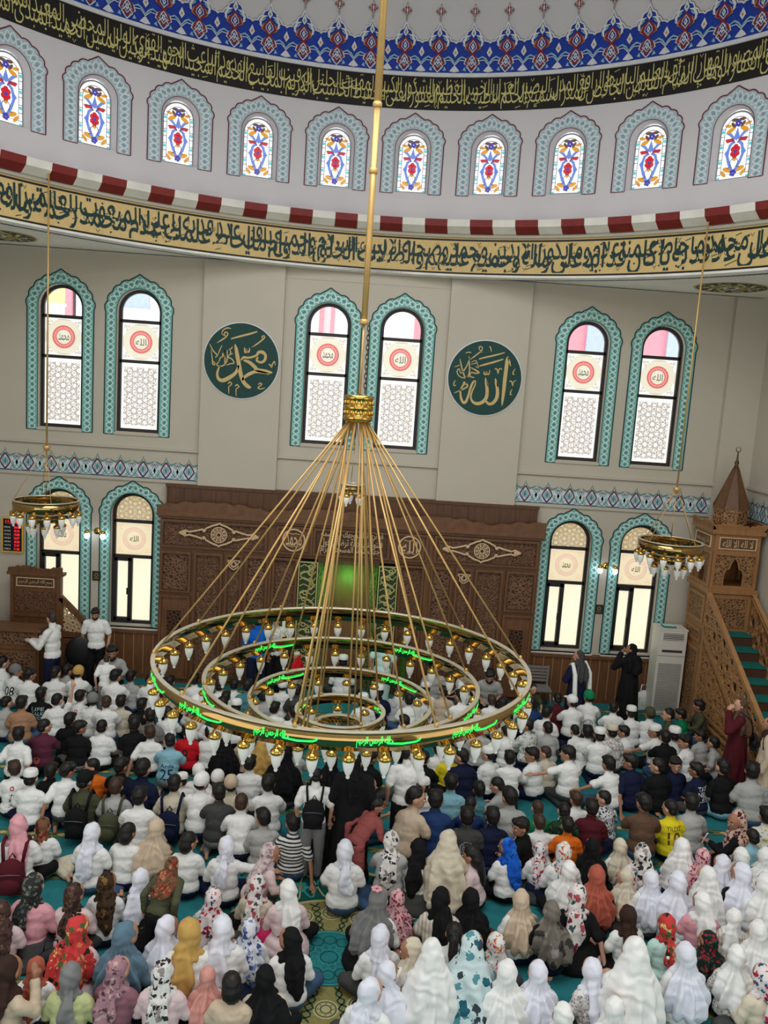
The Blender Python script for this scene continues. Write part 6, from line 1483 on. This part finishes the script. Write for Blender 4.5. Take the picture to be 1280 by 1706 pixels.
# ---- labels: look first, then a neighbour one can find
PRINT = {'08': ' with black number 08', 'pink': ' with pink yoke', 'graf': ' with pale block lettering', 'col': ' with column of black characters', 'sun': ' with orange sun print', '25': ' with navy number 25', '9': ' with black number 9', 'jp': ' with black characters and red mark', 'ring': ' with round white print', 'ring2': ' with round blue print', 'lett': ' with dark lettering', 'str': ' with black stripes', 'take': ' with white block lettering', 'hem': ' over light blue', '10': ' with number 10'}
for p in folk:
    o = p.o; kid = NOUN[p.k]; wear = 'dress' if 'dress' in o else ('tunic' if 'T' in o else ('shirt' if p.k in 'bm' else 'top'))
    if p.k == 'b' and 'scarf' in o: kid = 'girl'
    if p.k in 'wg' and wear == 'top' and p.tn == p.hn.split(' ')[0]: p.short = '%s all in %s, %s' % (kid, p.tn, ' '.join(p.hn.split()[1:]))
    else: p.short = '%s in %s %s%s' % (kid, p.tn, wear, PRINT.get(o.get('x'), '')) if p.k in 'bm' else '%s in %s and %s %s' % (kid, p.hn, p.tn, wear)
    if p.k == 'b' and not p.hn.startswith('black hair') and 'scarf' not in o: p.short += ' and '+p.hn if 'cap' in p.hn else ', '+p.hn
    if 'scarf' in o: p.short = 'little girl in red headscarf'
    if p.k == 'f': p.short = 'girl in %s top, %s' % (p.tn, p.hn)
    acts = []
    if p.bagc: acts.append('wearing a backpack')
    if p.aR == 'raise' or p.aL == 'raise': acts.append('one arm raised')
    elif 'reach' in (p.aL, p.aR): acts.append('arm stretched out sideways')
    elif 'phone' in (p.aL, p.aR): acts.append('hand held to ear')
    elif 'face' in (p.aL, p.aR): acts.append('hand at mouth')
    elif p.aL == 'back': acts.append('leaning back on hands')
    if p.stand: acts.insert(0, 'standing' if p.lean < 20 else 'bending forward')
    elif p.pose == 'kneel': acts.insert(0, 'kneeling')
    p.desc = p.short+(', '+' '.join(acts[:2]) if acts else ', sitting')
cnt = {}
for p in folk: cnt[p.short] = cnt.get(p.short, 0)+1
dcnt = {}
for p in folk: dcnt[p.desc] = dcnt.get(p.desc, 0)+1
marks = [p for p in folk if cnt[p.short] == 1 and len(p.short.split()) <= 9]
used = set(); pend = []
for p in folk:
    if dcnt[p.desc] == 1: p.root['label'] = p.desc; used.add(p.desc)
    else: pend.append(p)
def relation(p, l):
    dx, dy = p.x-l.x, p.y-l.y; a = atan2(dy, dx)
    return ('right of', 'nearer than and right of', 'nearer than', 'nearer than and left of', 'left of', 'farther than and left of', 'farther than', 'farther than and right of')[int(round(a/(pi/4))) % 8]
cand = sorted(((p.x-l.x)**2+(p.y-l.y)**2, i, j) for i, p in enumerate(pend) for j, l in enumerate(marks) if (p.x-l.x)**2+(p.y-l.y)**2 < 480**2 and l is not p)
done = set()
for d_, i, j in cand:
    if i in done: continue
    p, l = pend[i], marks[j]; s = p.short
    lab = '%s, %s the %s' % (s, relation(p, l), l.short)
    if len(lab.split()) > 16: lab = '%s %s %s' % (s, relation(p, l), l.short)
    if len(lab.split()) > 16 or lab in used: continue
    used.add(lab); done.add(i); p.root['label'] = lab
for i, p in enumerate(pend):      # the few left: any landmark, shortest wording
    if i in done: continue
    for l in sorted(marks, key=lambda l: (p.x-l.x)**2+(p.y-l.y)**2):
        lab = '%s %s %s' % (p.short, relation(p, l), l.short)
        if l is not p and len(lab.split()) <= 16 and lab not in used: break
    used.add(lab); p.root['label'] = lab

# ---- backpacks and small belongings
def backpack(p, col, lb):
    t = thing('backpack', lb, 'bag', p.loc, p.root.rotation_euler[2], 'backpacks'); z = .0 if p.stand else 0; t.scale = p.root.scale
    zz = 1.13 if p.stand else .26+(.11 if p.pose == 'kneel' else 0); mt, _ = cloth(col); k = 1.25 if p.stand else 1.0
    b = MB(); b.ell((0, -.20, zz), (.135*k, .085, .19*k), 18); b.box(-.11*k, .11*k, -.235, -.13, zz-.17*k, zz+.12*k); me = b.build('pack_body', [mt], t)
    b = MB(); b.ell((0, -.265, zz-.06), (.10*k, .05, .09*k), 14); b.build('front_pocket', [mt], t)
    b = MB(); sz = 1.47 if p.stand else .515+(.11 if p.pose == 'kneel' else 0); sw = .11 if not p.stand else .12
    for s in (-1, 1): b.tube([(s*sw*.8, -.13, zz+.12), (s*sw, -.07 if not p.stand else -.09, sz+.01), (s*sw, .03, sz+.035), (s*sw, .11, sz-.06), (s*sw*1.2, .12, sz-.18)], .018, 6)
    b.tube([(-.03, -.15, zz+.17*k), (0, -.15, zz+.22*k), (.03, -.15, zz+.17*k)], .008, 6); b.build('strap', [mt], t)
    b = MB(); b.tube([(-.10*k, -.275, zz+.06), (0, -.29, zz+.075), (.10*k, -.275, zz+.06)], .005, 5); b.build('zip', [mat('zip_grey', (96, 104, 110), .4)], t)
for p in folk:
    if p.bagc: backpack(p, p.bagc, '%s backpack on the back of the %s' % (CLR[p.bagc][1], ' '.join(p.short.split()[:9])))
def near(x, y, z=0.0): return pixel_on(x, y, 2, z)
def tote(x, y, col, lb, s=1.0, z=0.0):
    c = near(x, y, z); t = thing('bag', lb, 'bag', (c.x, c.y, z), .2, None); t.scale = (s, s, s); b = MB(); b.ell((0, 0, .15), (.16, .08, .16), 16); b.box(-.13, .13, -.06, .06, 0, .22); b.build('pouch', [col], t); b = MB(); b.tube([(-.08, 0, .26), (-.06, 0, .40), (.06, 0, .40), (.08, 0, .26)], .010, 6); b.build('handle', [col], t)
tote(442, 1582, mat('bag_hot_pink', (222, 40, 110), .6), 'bright pink school bag on the carpet beside the girl in navy floral scarf', .95)
tote(85, 1625, mat('bag_black', (26, 28, 34), .6), 'black bag on the carpet behind the girl in the bright red floral scarf')
tote(1071, 1180, cloth('W')[0], 'white cloth bag on the floor beside the woman in black by the window', 1.3)
tote(1240, 1610, cloth('N')[0], 'dark blue bag on the carpet by the girl in dotted white', .8)
w_ = [p for p in folk if p.o.get('x') == 'bag'][0]
t = thing('shoulder_bag', 'black shoulder bag worn by the woman in maroon beside the pulpit stairs', 'bag', w_.loc, w_.root.rotation_euler[2]); b = MB(); b.ell((.10, -.26, .98), (.17, .07, .13), 16); b.box(-.04, .24, -.31, -.21, .86, 1.02); b.build('pouch', [mat('bag_black', (26, 28, 34), .6)], t); b = MB(); b.tube([(-.03, -.25, 1.02), (-.12, -.16, 1.40), (-.10, 0, 1.50), (.0, .15, 1.3), (.2, -.2, 1.02)], .012, 6); b.build('strap', [mat('bag_black', (26, 28, 34), .6)], t)
pr = folk[0]
t = thing('paper_sheet', 'white sheet of paper held by the preacher in the white shirt', 'paper', pr.loc, pr.root.rotation_euler[2]); b = MB(); b.box(-.16, .14, .40, .62, 1.22, 1.226, 0, Matrix.Rotation(radians(8), 4, 'X')); b.build('sheet', [cloth('W')[0]], t); t.location.z = -.06
t = thing('microphone', 'black hand microphone held by the preacher in the white shirt', 'microphone', pr.loc, pr.root.rotation_euler[2]); b = MB(); b.tube([(.12, .40, 1.16), (.06, .30, 1.40)], [.014, .018], 8); b.build('handle', [mat('bag_black', (26, 28, 34), .6)], t); b = MB(); b.ell((.055, .29, 1.43), (.03, .03, .035), 10); b.build('mesh_head', [mat('mic_grey', (60, 60, 64), .4)], t)
def phone(pname, loc, rz, lb, col):
    b = MB(); b.box(-.036, .036, -.005, .005, -.075, .075); o_ = b.build('phone', [cloth(col)[0]]); o_.location = loc; o_.rotation_euler = (.3, 0, rz); o_['label'] = lb; o_['category'] = 'phone'
lw = [p for p in folk if p.head == 'F6'][0]; a = radians(lw.f)
phone('phone', lw.loc+Vector((sin(a)*.44-.12*cos(a), cos(a)*.44+.12*sin(a), .46)), .8, 'white phone held up by the woman in the leopard-print headscarf', 'W')
bw = [p for p in folk if p.aL == 'phone'][0]; a = radians(bw.f); phone('phone', bw.loc+Vector((-.13*cos(a)+.16*sin(a), .13*sin(a)+.16*cos(a), 1.53)), .5, 'dark phone at the ear of the woman in black by the window', 'D')
c = pixel_on(1110, 1622, 2, .35); t = thing('water_bottle', 'clear water bottle held up beside the girl in the white jacket at lower right', 'bottle', c); b = MB(); b.lathe([(0, 0), (.03, 0), (.032, .06), (.030, .12), (.014, .16), (.013, .18)], n=14); b.build('bottle_body', [GLASS], t); b = MB(); b.lathe([(.016, .175), (.016, .195), (0, .196)], n=12); b.build('cap', [cloth('W')[0]], t)
c = pixel_on(135, 1487, 2, .0)
b = MB(); b.lathe([(.03, 0), (.034, .09), (.031, .09), (.028, .005), (0, .005)], n=14); o_ = b.build('cup', [cloth('i')[0]]); o_.location = c; o_['label'] = 'pale cup on the carpet beside the girl in brown patterned scarf'; o_['category'] = 'cup'
